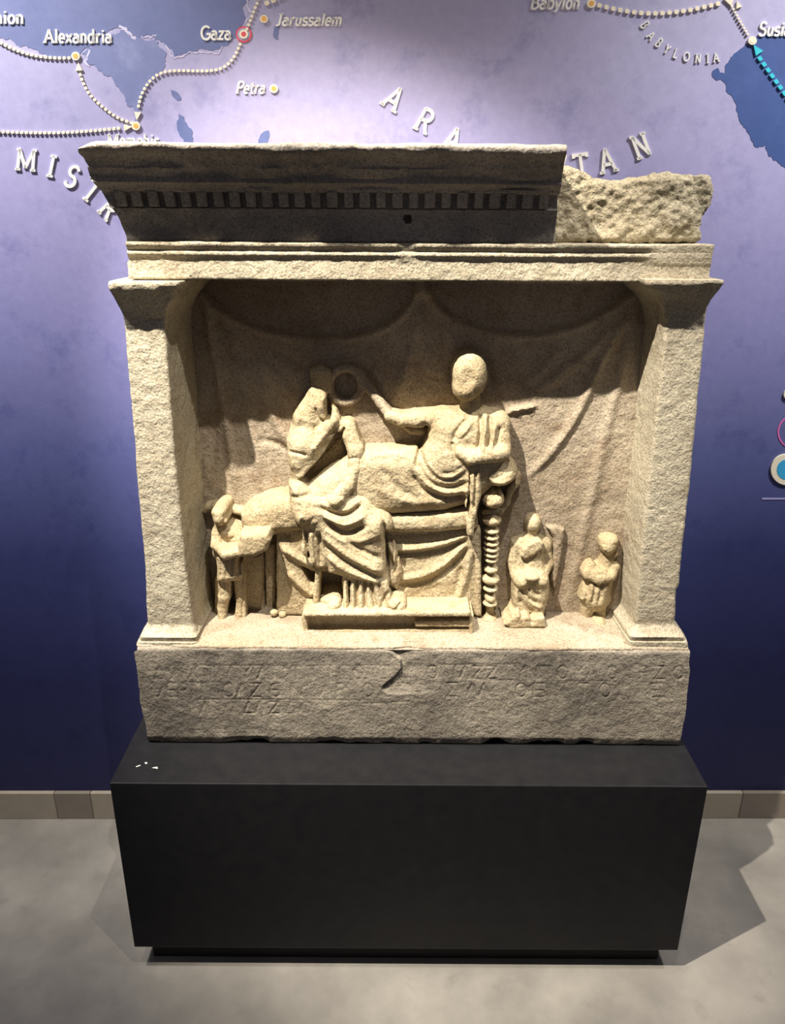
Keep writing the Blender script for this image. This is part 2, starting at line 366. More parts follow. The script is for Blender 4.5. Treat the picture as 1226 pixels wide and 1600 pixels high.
# ---- lettering drawn from strokes with slab serifs
def arc(cx, cy, rx, ry, a0, a1, n=12):
    t = np.radians(np.linspace(a0, a1, n))
    return [(cx + rx * math.cos(k), cy + ry * math.sin(k)) for k in t]
S_ = lambda x, y, w=0.13: [(x - w, y), (x + w, y)]
GL = {
 'A': (0.82, [[(0.08, 0), (0.41, 1)], [(0.41, 1), (0.74, 0)], [(0.2, 0.34), (0.62, 0.34)]], [S_(0.08, 0.03), S_(0.74, 0.03)]),
 'B': (0.72, [[(0.15, 0), (0.15, 1)], [(0.15, 1)] + arc(0.36, 0.76, 0.22, 0.24, 90, -90) + [(0.15, 0.52)], [(0.15, 0.52)] + arc(0.38, 0.26, 0.26, 0.26, 90, -90) + [(0.15, 0)]], []),
 'G': (0.78, [arc(0.42, 0.5, 0.36, 0.5, 45, 330, 20) + [(0.74, 0.42), (0.46, 0.42)]], []),
 'I': (0.34, [[(0.17, 0), (0.17, 1)]], [S_(0.17, 0.03, 0.17), S_(0.17, 0.97, 0.17)]),
 'J': (0.5, [[(0.32, 1), (0.32, 0.2)] + arc(0.14, 0.18, 0.18, 0.18, 0, -110, 8)], [S_(0.32, 0.97, 0.15)]),
 'L': (0.6, [[(0.16, 1), (0.16, 0.03), (0.55, 0.03), (0.55, 0.18)]], [S_(0.16, 0.97)]),
 'M': (1.02, [[(0.14, 0), (0.16, 0.97)], [(0.16, 0.97), (0.5, 0.12)], [(0.5, 0.12), (0.86, 0.97)], [(0.86, 0.97), (0.88, 0)]], [S_(0.14, 0.03), S_(0.88, 0.03), S_(0.12, 0.97, 0.1), S_(0.9, 0.97, 0.1)]),
 'N': (0.84, [[(0.16, 0), (0.16, 0.97)], [(0.16, 0.97), (0.68, 0.05)], [(0.68, 0.03), (0.68, 1)]], [S_(0.16, 0.03), S_(0.12, 0.97, 0.1), S_(0.68, 0.97)]),
 'O': (0.84, [arc(0.42, 0.5, 0.36, 0.48, 0, 360, 26)], []),
 'P': (0.66, [[(0.15, 0), (0.15, 1)], [(0.15, 0.98)] + arc(0.38, 0.73, 0.24, 0.25, 90, -90) + [(0.15, 0.48)]], [S_(0.15, 0.03)]),
 'R': (0.76, [[(0.15, 0), (0.15, 1)], [(0.15, 0.98)] + arc(0.38, 0.74, 0.24, 0.24, 90, -90) + [(0.15, 0.5)], [(0.4, 0.5), (0.66, 0.02)]], [S_(0.15, 0.03), S_(0.68, 0.03, 0.08)]),
 'S': (0.62, [arc(0.31, 0.75, 0.22, 0.24, 20, 245, 12) + arc(0.31, 0.25, 0.24, 0.25, 70, -160, 14)], []),
 'T': (0.7, [[(0.35, 0), (0.35, 1)], [(0.03, 0.84), (0.03, 0.97), (0.67, 0.97), (0.67, 0.84)]], [S_(0.35, 0.03)]),
 'Y': (0.72, [[(0.06, 1), (0.36, 0.45)], [(0.66, 1), (0.36, 0.45)], [(0.36, 0.45), (0.36, 0)]], [S_(0.36, 0.03)]),
 'a': (0.54, [arc(0.24, 0.2, 0.18, 0.2, 0, 360, 16), [(0.42, 0.05), (0.42, 0.45)] + arc(0.25, 0.46, 0.17, 0.17, 10, 150, 8), [(0.42, 0.12), (0.5, 0.03)]], []),
 'b': (0.56, [[(0.12, 1), (0.12, 0)], arc(0.3, 0.32, 0.2, 0.32, 0, 360, 18)], [[(0.02, 0.97), (0.12, 0.97)]]),
 'd': (0.58, [[(0.44, 1), (0.44, 0)], arc(0.26, 0.32, 0.2, 0.32, 0, 360, 18)], [[(0.34, 0.97), (0.44, 0.97)], [(0.44, 0.03), (0.54, 0.03)]]),
 'e': (0.52, [[(0.08, 0.34), (0.44, 0.34)] + arc(0.26, 0.33, 0.19, 0.32, 0, 310, 16)], []),
 'h': (0.58, [[(0.12, 1), (0.12, 0)], [(0.12, 0.45)] + arc(0.28, 0.45, 0.16, 0.19, 150, 0, 8) + [(0.44, 0)]], [S_(0.12, 0.03, 0.09), S_(0.44, 0.03, 0.09), [(0.02, 0.97), (0.12, 0.97)]]),
 'i': (0.28, [[(0.14, 0), (0.14, 0.64)], [(0.14, 0.82), (0.14, 0.94)]], [S_(0.14, 0.03, 0.1), [(0.03, 0.61), (0.14, 0.61)]]),
 'l': (0.28, [[(0.14, 0), (0.14, 1)]], [S_(0.14, 0.03, 0.1), [(0.03, 0.97), (0.14, 0.97)]]),
 'm': (0.86, [[(0.12, 0.64), (0.12, 0)], [(0.12, 0.45)] + arc(0.27, 0.45, 0.15, 0.19, 150, 0, 8) + [(0.42, 0)], [(0.42, 0.45)] + arc(0.57, 0.45, 0.15, 0.19, 150, 0, 8) + [(0.72, 0)]], [S_(0.12, 0.03, 0.08), S_(0.42, 0.03, 0.08), S_(0.72, 0.03, 0.08), [(0.02, 0.61), (0.12, 0.61)]]),
 'n': (0.58, [[(0.12, 0.64), (0.12, 0)], [(0.12, 0.45)] + arc(0.28, 0.45, 0.16, 0.19, 150, 0, 8) + [(0.44, 0)]], [S_(0.12, 0.03, 0.09), S_(0.44, 0.03, 0.09), [(0.02, 0.61), (0.12, 0.61)]]),
 'o': (0.54, [arc(0.27, 0.32, 0.2, 0.32, 0, 360, 20)], []),
 'p': (0.58, [[(0.12, 0.64), (0.12, -0.28)], arc(0.31, 0.32, 0.2, 0.32, 0, 360, 18)], [S_(0.12, -0.26, 0.09)]),
 'r': (0.42, [[(0.12, 0.64), (0.12, 0)], [(0.12, 0.42)] + arc(0.28, 0.44, 0.14, 0.2, 150, 50, 6)], [S_(0.12, 0.03, 0.1), [(0.02, 0.61), (0.12, 0.61)]]),
 's': (0.46, [arc(0.23, 0.48, 0.16, 0.16, 20, 250, 9) + arc(0.23, 0.16, 0.18, 0.16, 70, -160, 10)], []),
 't': (0.4, [[(0.16, 0.86), (0.16, 0.14)] + arc(0.28, 0.14, 0.12, 0.13, 180, 300, 6), [(0.03, 0.62), (0.36, 0.62)]], []),
 'u': (0.58, [[(0.12, 0.64), (0.12, 0.2)] + arc(0.28, 0.2, 0.16, 0.19, 180, 340, 8), [(0.44, 0.64), (0.44, 0)]], [[(0.02, 0.61), (0.12, 0.61)], [(0.44, 0.03), (0.54, 0.03)]]),
 'x': (0.54, [[(0.06, 0), (0.46, 0.64)], [(0.08, 0.64), (0.46, 0)]], [S_(0.07, 0.03, 0.07), S_(0.46, 0.03, 0.07), S_(0.08, 0.61, 0.07), S_(0.46, 0.61, 0.07)]),
 'y': (0.54, [[(0.06, 0.64), (0.27, 0.02)], [(0.48, 0.64), (0.24, -0.1), (0.1, -0.26)]], [S_(0.07, 0.61, 0.08), S_(0.48, 0.61, 0.08)]),
 'z': (0.48, [[(0.06, 0.61), (0.42, 0.61), (0.06, 0.03), (0.42, 0.03)]], []),
}
def ribbon(pts, w):
    P = np.array(pts, float)
    closed = np.linalg.norm(P[0] - P[-1]) < 1e-6 and len(P) > 3
    if closed: P = P[:-1]
    if closed:
        T = np.roll(P, -1, 0) - np.roll(P, 1, 0)
    else:
        T = np.gradient(P, axis=0)
    T /= np.linalg.norm(T, axis=1, keepdims=True)
    N = np.stack([-T[:, 1], T[:, 0]], 1)
    if not closed and len(P) > 2:                       # mitre
        for i in range(1, len(P) - 1):
            a = P[i] - P[i - 1]; b = P[i + 1] - P[i]
            a /= np.linalg.norm(a); b /= np.linalg.norm(b)
            t = a + b
            if np.linalg.norm(t) > 1e-3:
                t /= np.linalg.norm(t); n = np.array([-t[1], t[0]])
                N[i] = n / max(0.55, abs(n @ np.array([-a[1], a[0]])))
    A = P + N * w / 2; B = P - N * w / 2
    quads = []
    n = len(P)
    for i in range(n if closed else n - 1):
        j = (i + 1) % n
        quads.append([A[i], A[j], B[j], B[i]])
    return quads
def glyph_quads(ch, w, serif_w):
    adv, strokes, serifs = GL[ch]
    q = []
    for s in strokes: q += ribbon(s, w)
    for s in serifs: q += ribbon(s, serif_w)
    return adv, q
def text_polys(word, px, py, cap, width=None, slant=0.0, rot=0.0, stroke=0.165):
    """outlines of a word; (px, py) baseline start, cap height and width in picture units"""
    x = 0; Q = []
    for ch in word:
        if ch == ' ': x += 0.4; continue
        adv, q = glyph_quads(ch, stroke, stroke * 0.75)
        Q += [[(p[0] + x, p[1]) for p in quad] for quad in q]
        x += adv + 0.03
    sxx = cap if width is None else width / x
    c, s = math.cos(math.radians(rot)), math.sin(math.radians(rot))
    out = []
    for quad in Q:
        o_ = []
        for (a, b) in quad:
            u = (a + slant * b) * sxx; v_ = -b * cap
            o_.append((px + c * u - s * v_, py + s * u + c * v_))
        out.append(o_)
    return out
def word(text, px, py, cap, width, slant=0.0):
    o = flat_on_wall('city_name', text_polys(text, px, py, cap, width, slant), WHITE, 0.0, 0.0028)
    o['label'] = 'white raised lettering reading ' + text
word('Alexandria', 69, 67, 20.5, 107)
word('nion', -8, 37, 20, 47)
word('Gaza', 314, 62, 20.5, 48)
word('Jarussalem', 430, 40, 18.5, 104, 0.2)
word('Petra', 368, 146, 18.5, 46, 0.2)
word('Memphis', 168, 229, 19, 82)
word('Babylon', 827, 14, 20, 78, 0.2)
word('Susia', 1183, 56, 21, 51, 0.2)
def letter(ch, cx, cy, cap, rot, stroke=0.15, wide=1.0, d=0.0034):
    adv = GL[ch][0] * cap * wide
    c, s = math.cos(math.radians(rot)), math.sin(math.radians(rot))
    u, v_ = -adv / 2, cap / 2
    o = flat_on_wall('letter', text_polys(ch, cx + c * u - s * v_, cy + s * u + c * v_, cap, adv, 0.0, rot, stroke), WHITE, 0.0, d)
    o['label'] = 'white raised letter ' + ch
for ch, x, y, r in (('M', 42, 250, 5), ('I', 82, 260, 12), ('S', 114, 276, 24), ('I', 144, 300, 38), ('R', 172, 327, 48)):
    letter(ch, x, y, 33, r)
for ch, x, y, r in (('A', 616, 154, 33), ('R', 664, 189, 28), ('A', 708, 218, 22), ('T', 908, 259, -8), ('A', 948, 251, -12), ('N', 1001, 228, -20)):
    letter(ch, x, y, 37, r, 0.15, 0.92)
for ch, x, y, r in (('B', 1007, 39, 55), ('A', 1017, 56, 45), ('B', 1029, 67, 38), ('Y', 1042, 77, 32), ('L', 1055, 84, 22), ('O', 1072, 89, 12), ('N', 1090, 92, 6), ('I', 1105, 92, 0), ('A', 1118, 90, -6)):
    letter(ch, x, y, 14, r, 0.14, 0.85, 0.0024)

def disc(cx, cy, r, n=24, ry=None):
    return [(cx + r * math.cos(2 * math.pi * k / n), cy + (ry or r) * math.sin(2 * math.pi * k / n)) for k in range(n)]
def resample(pts, step):
    P = np.array(pts, float)
    # smooth the corners (Chaikin), then walk
    for _ in range(3):
        Q = [P[0]]
        for a, b in zip(P[:-1], P[1:]): Q += [0.75 * a + 0.25 * b, 0.25 * a + 0.75 * b]
        Q.append(P[-1]); P = np.array(Q)
    L = np.concatenate([[0], np.cumsum(np.linalg.norm(np.diff(P, axis=0), axis=1))])
    t = np.arange(0, L[-1], step)
    return np.stack([np.interp(t, L, P[:, 0]), np.interp(t, L, P[:, 1])], 1)
def route(pts, step, w, l, mat, label, arrow=None, asz=7):
    P = resample(pts, step); polys = []
    T = np.gradient(P, axis=0); T /= np.linalg.norm(T, axis=1, keepdims=True)
    for p, t in zip(P, T):
        n = np.array([-t[1], t[0]])
        k = 10
        if l > w * 1.15:
            polys.append([p + t * l / 2 + n * w / 2, p - t * l / 2 + n * w / 2, p - t * l / 2 - n * w / 2, p + t * l / 2 - n * w / 2])
        else:
            polys.append([p + 0.5 * (math.copysign(abs(math.cos(a)) ** 0.6, math.cos(a)) * l * t + math.copysign(abs(math.sin(a)) ** 0.6, math.sin(a)) * w * n) for a in np.linspace(0, 2 * math.pi, k, endpoint=False)])
    o = flat_on_wall('route_line', polys, mat, 0.0, 0.0035); o['label'] = label
    if arrow:
        (ax, ay), ang = arrow
        t = np.array([math.cos(ang), math.sin(ang)]); n = np.array([-t[1], t[0]]); c = np.array([ax, ay])
        flat_on_wall('route_arrow', [[c + t * asz, c - t * asz * 0.8 + n * asz * 0.75, c - t * asz * 0.8 - n * asz * 0.75]], mat, 0.0, 0.0036)
route([(-30, 52), (0, 66), (20, 77), (50, 87), (82, 91), (110, 91)], 7.3, 4.9, 4.9, CREAM, 'dotted white route ending at Alexandria')
route([(126, 117), (131, 131), (139, 146), (152, 160), (170, 175), (187, 186), (206, 192)], 7.6, 4.5, 4.9, CREAM, 'dotted white route from Memphis to Alexandria', ((124, 105), math.radians(-95)))
route([(-30, 205), (0, 206), (60, 208), (120, 207), (192, 200)], 7.2, 4.9, 4.9, CREAM, 'dotted white route running level into Memphis', ((200, 199), math.radians(-6)))
route([(217, 166), (221, 148), (232, 129), (248, 115), (270, 110), (325, 112), (350, 107), (366, 91), (377, 66)], 7.2, 4.5, 4.9, CREAM, 'dotted white route from Gaza down to Memphis', ((215, 181), math.radians(97)))
route([(386, 46), (396, 20), (404, 0), (408, -16)], 7.2, 4.5, 4.9, CREAM, 'dotted white route leading up from Gaza')
route([(417, 5), (430, 0), (450, -10)], 11, 7, 8, CREAM, 'short dotted white route at the top edge')
route([(936, 9), (960, 15), (990, 20), (1018, 22), (1050, 20), (1080, 16), (1130, 4)], 11, 7, 7, CREAM, 'large dotted white route leaving Babylon', ((1137, 2), math.radians(200)), 8)
route([(1142, 10), (1155, 34), (1168, 56)], 5.6, 3.6, 3.6, CREAM, 'fine cream dotted route above Susia', ((1152, 8), math.radians(-110)), 6)
route([(1186, 92), (1210, 126), (1240, 168), (1270, 210)], 11, 6, 7, CYAN, 'cyan dashed route in the dark gulf', ((1181, 78), math.radians(-125)), 9)
def marker(cx, cy, core, label, r=6.6, rc=3.9):
    a = flat_on_wall('city_marker', [disc(cx, cy, r)], CREAM, 0.0, 0.004); a['label'] = label
    flat_on_wall('marker_core', [disc(cx, cy, rc)], core, 0.0035, 0.0044, a)
    return a
marker(119, 88, ORANGE, 'round orange marker of Alexandria'); marker(213, 197, ORANGE, 'round orange marker of Memphis')
flat_on_wall('marker_halo', [disc(381, 54, 12.5)], RED, 0.0, 0.002)
flat_on_wall('marker_halo', [disc(381, 54, 10.0)], LAND, 0.0, 0.0024)
marker(381, 54, RED, 'red ringed marker of Gaza', 7.0, 3.8)
marker(412.5, 30, ORANGE, 'round orange marker beside Jarussalem', 6.2); marker(428, 139, ORANGE, 'round orange marker beside Petra', 6.6)
marker(923, 6, ORANGE, 'round orange marker beside Babylon', 7.0); marker(1174, 64, CREAM, 'pale round marker beside Susia', 6.6)
def annulus(cx, cy, r0, r1, n=40):
    q = []
    for k in range(n):
        a, b = 2 * math.pi * k / n, 2 * math.pi * (k + 1) / n
        q.append([(cx + r * math.cos(t), cy + r * math.sin(t)) for r, t in ((r1, a), (r1, b), (r0, b), (r0, a))])
    return q
o = flat_on_wall('legend_ring', annulus(1241, 675, 24.5, 27), PINK, 0.0, 0.001); o['label'] = 'thin pink ring of the legend'
o = flat_on_wall('legend_disc', [disc(1227, 733, 24, 40)], CREAM, 0.0, 0.004); o['label'] = 'white rimmed blue disc of the legend'
flat_on_wall('legend_disc_core', [disc(1228, 733, 16, 40)], BLUE, 0.0035, 0.0045, o)
o = flat_on_wall('legend_disc', [disc(1231, 616, 8)], CREAM, 0.0, 0.004); o['label'] = 'small white disc of the legend'
flat_on_wall('legend_line', [[(1190, 778), (1500, 778), (1500, 780.5), (1190, 780.5)]], LILAC, 0.0, 0.001)

# ------------------------------------------------------------------ plinth
pl = empty('plinth', (0.0, 0.225, 0.0), 'low black lacquered plinth carrying the marble relief', 'plinth')
xl, _ = at(171., 1225., 0.0); xr, _ = at(1106., 1229., 0.0)
v, f = box_mesh(float(xl), float(xr), 0.0, 0.455, 0.063, PLINTH_TOP)
bevel(link_mesh('plinth_body', v, f, PLINTH, pl, smooth=False), 0.0018, 2)
v, f = box_mesh(float(xl) + 0.028, float(xr) - 0.028, 0.03, 0.43, 0.0, 0.0645)
link_mesh('recessed_base', v, f, TOE, pl, smooth=False)
def top_patch(cx, cy, pts):
    V = []
    for (a, b) in pts:
        d = ray(np.array(cx + a), np.array(cy + b)); t = (PLINTH_TOP - CAM[2]) / d[2]
        V.append(CAM + t * d)
    V = np.array(V); n = len(V)
    V = np.concatenate([V + [0, 0, 0.0006], V - [0, 0, 0.0004]])
    F = [tuple(range(n))[::-1], ] + [(i, (i + 1) % n, n + (i + 1) % n, n + i) for i in range(n)]
    link_mesh('scuff', V, F, SCUFF, pl, smooth=False)
top_patch(243, 1200, [(-6, 0), (-1, -1.2), (3, -1.6), (3.5, 1.6), (0, 0.8)])
top_patch(228, 1192.5, [(-2, -1), (1.6, -1.3), (2, 1), (-1, 1.4)])
top_patch(216, 1197, [(-4, 1), (3, -1.6), (3.4, -0.4), (-3, 1.8)])

# ------------------------------------------------------------------ the relief: root and stone building helpers
relief = empty('funerary_relief', (0.0, 0.28, PLINTH_TOP), 'weathered marble naiskos relief with banquet scene standing on black plinth', 'relief')

def round_profile(P, r, n=3):
    P = [np.array(p, float) for p in P]; out = []
    for i in range(len(P)):
        a, b, c = P[i - 1], P[i], P[(i + 1) % len(P)]
        la, lc = np.linalg.norm(a - b), np.linalg.norm(c - b)
        rr = min(r, la * 0.4, lc * 0.4)
        p0 = b + (a - b) / la * rr; p1 = b + (c - b) / lc * rr
        for t in np.linspace(0, 1, n):
            out.append((1 - t) ** 2 * p0 + 2 * t * (1 - t) * b + t ** 2 * p1)
    return np.array(out)
def subdivide(P, sp):
    out = []
    for i in range(len(P)):
        a, b = P[i], P[(i + 1) % len(P)]
        n = max(1, int(math.ceil(np.linalg.norm(b - a) / sp(a, b))))
        for k in range(n): out.append(a + (b - a) * k / n)
    return np.array(out)
def loft_x(name, profile, xl, xr, mat, dx=0.005, sp=None, disp=None, rad=0.004, ystop=0.26):
    """closed YZ profile swept along x; xl / xr give the end position for each profile point"""
    P = round_profile(profile, rad)
    sp = sp or (lambda a, b: 0.004 if min(a[0], b[0]) < ystop else 0.03)
    P = subdivide(P, sp)
    n = len(P)
    XL = np.array([xl(y, z) for y, z in P]); XR = np.array([xr(y, z) for y, z in P])
    m = int((XR.max() - XL.min()) / dx) + 1
    u = np.linspace(0, 1, m)
    V = np.zeros((m, n, 3))
    V[:, :, 0] = XL[None] + (XR - XL)[None] * u[:, None]
    V[:, :, 1] = P[None, :, 0]; V[:, :, 2] = P[None, :, 1]
    V = V.reshape(-1, 3)
    i, j = np.meshgrid(np.arange(m - 1), np.arange(n), indexing='ij')
    j2 = (j + 1) % n
    F = np.stack([i * n + j, (i + 1) * n + j, (i + 1) * n + j2, i * n + j2], -1).reshape(-1, 4)
    area = np.sum(P[:, 0] * np.roll(P[:, 1], -1) - np.roll(P[:, 0], -1) * P[:, 1])
    if area > 0: F = F[:, ::-1]
    N = normals_of(V, F)
    if disp is not None: V = disp(V, N)
    # end caps: rings shrinking to the middle
    for e, base in ((0, 0), (1, (m - 1) * n)):
        ring = np.arange(base, base + n)
        c = V[ring].mean(0)
        prev = ring
        for s in (0.85, 0.5):
            R = c + (V[ring] - c) * s
            R[:, 0] = V[ring][:, 0] * s + c[0] * (1 - s)
            start = len(V); V = np.concatenate([V, R])
            cur = np.arange(start, start + n)
            q = np.stack([prev, np.roll(prev, -1), np.roll(cur, -1), cur], -1)
            if (e == 0) != (area > 0): q = q[:, ::-1]
            F = np.concatenate([F, q[:, ::-1]]); prev = cur
        start = len(V); V = np.concatenate([V, c[None]])
        q = np.stack([prev, np.roll(prev, -1), np.full(n, start), np.full(n, start)], -1)
        tri = q[:, :3]
        if (e == 0) != (area > 0): tri = tri[:, ::-1]
        tri = tri[:, ::-1]
        F_tri.setdefault(name, []).append(tri)
    faces = [tuple(r) for r in F.tolist()] + [tuple(r) for t in F_tri.pop(name) for r in t.tolist()]
    return V, faces
F_tri = {}
def weather(big=0.0022, small=0.0009, f1=14, f2=60, seed=0):
    def d(V, N):
        return V + N * (big * fnoise(V, f1, 3, seed) + small * fnoise(V, f2, 2, seed + 9))[:, None]
    return d

ZB = PLINTH_TOP
_, ZT = at(640., 1013., YB); ZT = float(ZT)          # top of the base block
xbl = float(at(209., 1015., YB)[0]); xbr = float(at(1080., 1013., YB)[0])
xbl2 = float(at(229., 1158., YB)[0]); xbr2 = float(at(1064., 1166., YB)[0])
lerp = lambda a, b, t: a + (b - a) * t
prof_base = [(YB + 0.006, ZB + 0.001), (YB, ZB + 0.02), (YB, ZT - 0.005), (YB + 0.01, ZT - 0.003), (0.30, ZT - 0.002), (0.43, ZT - 0.002), (0.43, ZB + 0.001)]

# incised letters of the base: distance to strokes
INS = {
 'Α': [[(0, 0), (.5, 1), (1, 0)], [(.2, .4), (.8, .4)]], 'Λ': [[(0, 0), (.5, 1), (1, 0)]], 'Δ': [[(0, 0), (.5, 1), (1, 0), (0, 0)]],
 'Χ': [[(0, 0), (1, 1)], [(0, 1), (1, 0)]], 'Υ': [[(0, 1), (.5, .5), (1, 1)], [(.5, .5), (.5, 0)]], 'Τ': [[(0, 1), (1, 1)], [(.5, 1), (.5, 0)]],
 'Η': [[(0, 0), (0, 1)], [(1, 0), (1, 1)], [(0, .5), (1, .5)]], 'Ο': [arc(.5, .5, .5, .5, 0, 360, 16)], 'Θ': [arc(.5, .5, .5, .5, 0, 360, 16), [(.25, .5), (.75, .5)]],
 'C': [arc(.55, .5, .5, .5, 55, 305, 12)], 'Ε': [[(1, 1), (0, 1), (0, 0), (1, 0)], [(0, .5), (.8, .5)]], 'Ρ': [[(0, 0), (0, 1)] + arc(.4, .75, .4, .25, 90, -90, 8) + [(0, .5)]],
 'Ι': [[(.5, 0), (.5, 1)]], 'Ν': [[(0, 0), (0, 1), (1, 0), (1, 1)]], 'Ζ': [[(0, 1), (1, 1), (0, 0), (1, 0)]], 'Π': [[(0, 0), (0, 1), (1, 1), (1, 0)]],
 'Σ': [[(1, 1), (0, 1), (.5, .5), (0, 0), (1, 0)]], 'Γ': [[(0, 0), (0, 1), (.9, 1)]],
}
LINES = [
 (1061, 20, [('Δ', 249), ('Α', 275), ('Χ', 301), ('Τ', 330), ('Λ', 361), ('Υ', 384), ('Λ', 410), ('Π', 436), ('Τ', 463), ('Τ', 489), ('Η', 523), ('Ο', 560), ('C', 598),
             ('Ο', 675), ('Ι', 710), ('Λ', 726), ('Ζ', 746), ('Ζ', 768), ('Υ', 812), ('Ν', 831), ('Π', 851), ('Ο', 879), ('Υ', 904), ('Λ', 924), ('Ο', 956), ('Ι', 985), ('Ρ', 1007), ('Ζ', 1029), ('Ο', 1060)]),
 (1089, 21, [('Λ', 256), ('Ε', 270), ('Ρ', 288), ('Ι', 301), ('Τ', 316), ('Ο', 357), ('Λ', 377), ('Ζ', 399), ('Θ', 430), ('Ν', 463), ('Ι', 481), ('Α', 508), ('Ρ', 534), ('Ο', 575), ('C', 605),
             ('Σ', 706), ('Λ', 737), ('Λ', 756), ('Ο', 814), ('Ε', 842), ('Ι', 861), ('Γ', 879), ('Τ', 912), ('Ο', 945), ('Ι', 967), ('Ε', 1025)]),
 (1115, 18, [('Λ', 320), ('Δ', 388), ('Λ', 405), ('Ζ', 428), ('Δ', 453), ('Ο', 478)]),
]
segs = []; guide = []
for by, cap, row in LINES:
    for ch, cx in row:
        w = cap * (0.78 if ch != 'Ι' else 0.3)
        for s in INS[ch]:
            q = [(cx - w / 2 + a * w, by - b * cap) for a, b in s]
            segs += list(zip(q[:-1], q[1:]))
for (a, b) in (((268, 1040), (620, 1040)), ((312, 1093), (590, 1094)), ((245, 1066), (350, 1066)), ((690, 1039), (800, 1038)), ((745, 1063), (800, 1063)), ((870, 1065), (950, 1064)), ((640, 1096), (560, 1100))):
    guide.append((a, b))
def seg_dist(X, Z, A, B):
    d = B - A
    t = np.clip(((X - A[0]) * d[0] + (Z - A[1]) * d[1]) / (d @ d + 1e-12), 0, 1)
    return np.hypot(X - A[0] - t * d[0], Z - A[1] - t * d[1])
def poly_sd(X, Z, P):
    d = np.full(X.shape, 1e9); inside = np.zeros(X.shape, bool)
    for i in range(len(P)):
        a, b = P[i], P[(i + 1) % len(P)]
        d = np.minimum(d, seg_dist(X, Z, a, b))
        c = ((a[1] > Z) != (b[1] > Z))
        with np.errstate(divide='ignore', invalid='ignore'):
            xi = (b[0] - a[0]) * (Z - a[1]) / (b[1] - a[1] + 1e-15) + a[0]
        inside ^= c & (X < xi)
    return np.where(inside, -d, d)
def base_disp(V, N):
    V = V + N * (0.0028 * fnoise(V, 9, 3, 3) + 0.0010 * fnoise(V, 45, 3, 5))[:, None]
    front = (V[:, 1] < YB + 0.012) & (N[:, 1] < -0.7)
    idx = np.nonzero(front)[0]
    X, Z = V[idx, 0], V[idx, 2]
    cut = np.zeros(len(idx))
    for a, b in segs + guide:
        A = np.array([float(k) for k in at(float(a[0]), float(a[1]), YB)]); B = np.array([float(k) for k in at(float(b[0]), float(b[1]), YB)])
        lo = np.minimum(A, B) - 0.004; hi = np.maximum(A, B) + 0.004
        k = np.nonzero((X > lo[0]) & (X < hi[0]) & (Z > lo[1]) & (Z < hi[1]))[0]
        if len(k): cut[k] = np.maximum(cut[k], np.clip(1 - seg_dist(X[k], Z[k], A, B) / 0.0030, 0, 1) * (0.6 if (a, b) in guide else 1.0))
    wear = np.clip(0.75 + 0.9 * fnoise(V[idx], 13, 3, 21), 0.5, 1)
    V[idx, 1] += 0.0019 * cut * wear
    # the flake broken out of the upper edge: step along its left border
    pts = [(560, 1006), (590, 1014), (612, 1020), (624, 1032), (626, 1046), (614, 1058), (602, 1066), (596, 1076), (606, 1084), (640, 1084), (780, 1080), (780, 1006)]
    P = np.array([[float(k) for k in at(float(a), float(b), YB)] for a, b in pts])
    jag = 0.003 * fnoise(V[idx], 60, 2, 77)
    sd = poly_sd(X, Z, P) + jag
    fade = np.clip((float(at(690., 1040., YB)[0]) - X) / 0.08, 0, 1) * np.clip((Z - float(at(640., 1090., YB)[1])) / 0.03, 0, 1)
    V[idx, 1] += 0.0075 * np.clip(-sd / 0.003, 0, 1) * fade * (0.8 + 0.5 * fnoise(V[idx], 40, 2, 8))
    # chipped lower arris
    low = np.clip(1 - (V[:, 2] - ZB) / 0.022, 0, 1)
    ch = np.clip(fnoise(V * [1, 1, 0.2], 16, 3, 31) - 0.02, 0, 1)
    fr = (V[:, 1] < YB + 0.03)
    V[:, 2] += np.where(fr, low * ch * 0.022, 0)
    V[:, 1] += np.where(fr, low * ch * 0.016, 0)
    V[:, 2] = np.maximum(V[:, 2], ZB + 0.0006)
    # chipped upper arris
    up = np.clip(1 - np.abs(V[:, 2] - ZT) / 0.014, 0, 1) * (V[:, 1] < YB + 0.02)
    V[:, 1] += up * np.clip(fnoise(V, 20, 3, 41), 0, 1) * 0.008
    # ends
    return V
def end_wobble(seed, amp, f=18):
    def g(y, z):
        return amp * float(fnoise(np.array([[0.3 * seed, y * 0.5, z]]), f, 3, seed)[0])
    return g
wl, wr = end_wobble(3, 0.007), end_wobble(4, 0.006)
V, F = loft_x('base_block', prof_base,
              lambda y, z: lerp(xbl2, xbl, np.clip((z - ZB) / (ZT - ZB), 0, 1)) + wl(y, z) + (0.006 if z > ZT - 0.01 and y < 0.2 else 0),
              lambda y, z: lerp(xbr2, xbr, np.clip((z - ZB) / (ZT - ZB), 0, 1)) + wr(y, z),
              ST_GREY, dx=0.002, sp=lambda a, b: 0.002 if max(a[0], b[0]) < YB + 0.008 else (0.006 if min(a[0], b[0]) < 0.3 else 0.03), disp=base_disp, rad=0.004)
o = link_mesh('base_block', V, F, ST_GREY, relief, sharp=50); o['label'] = 'grey inscribed base block with worn Greek letters'

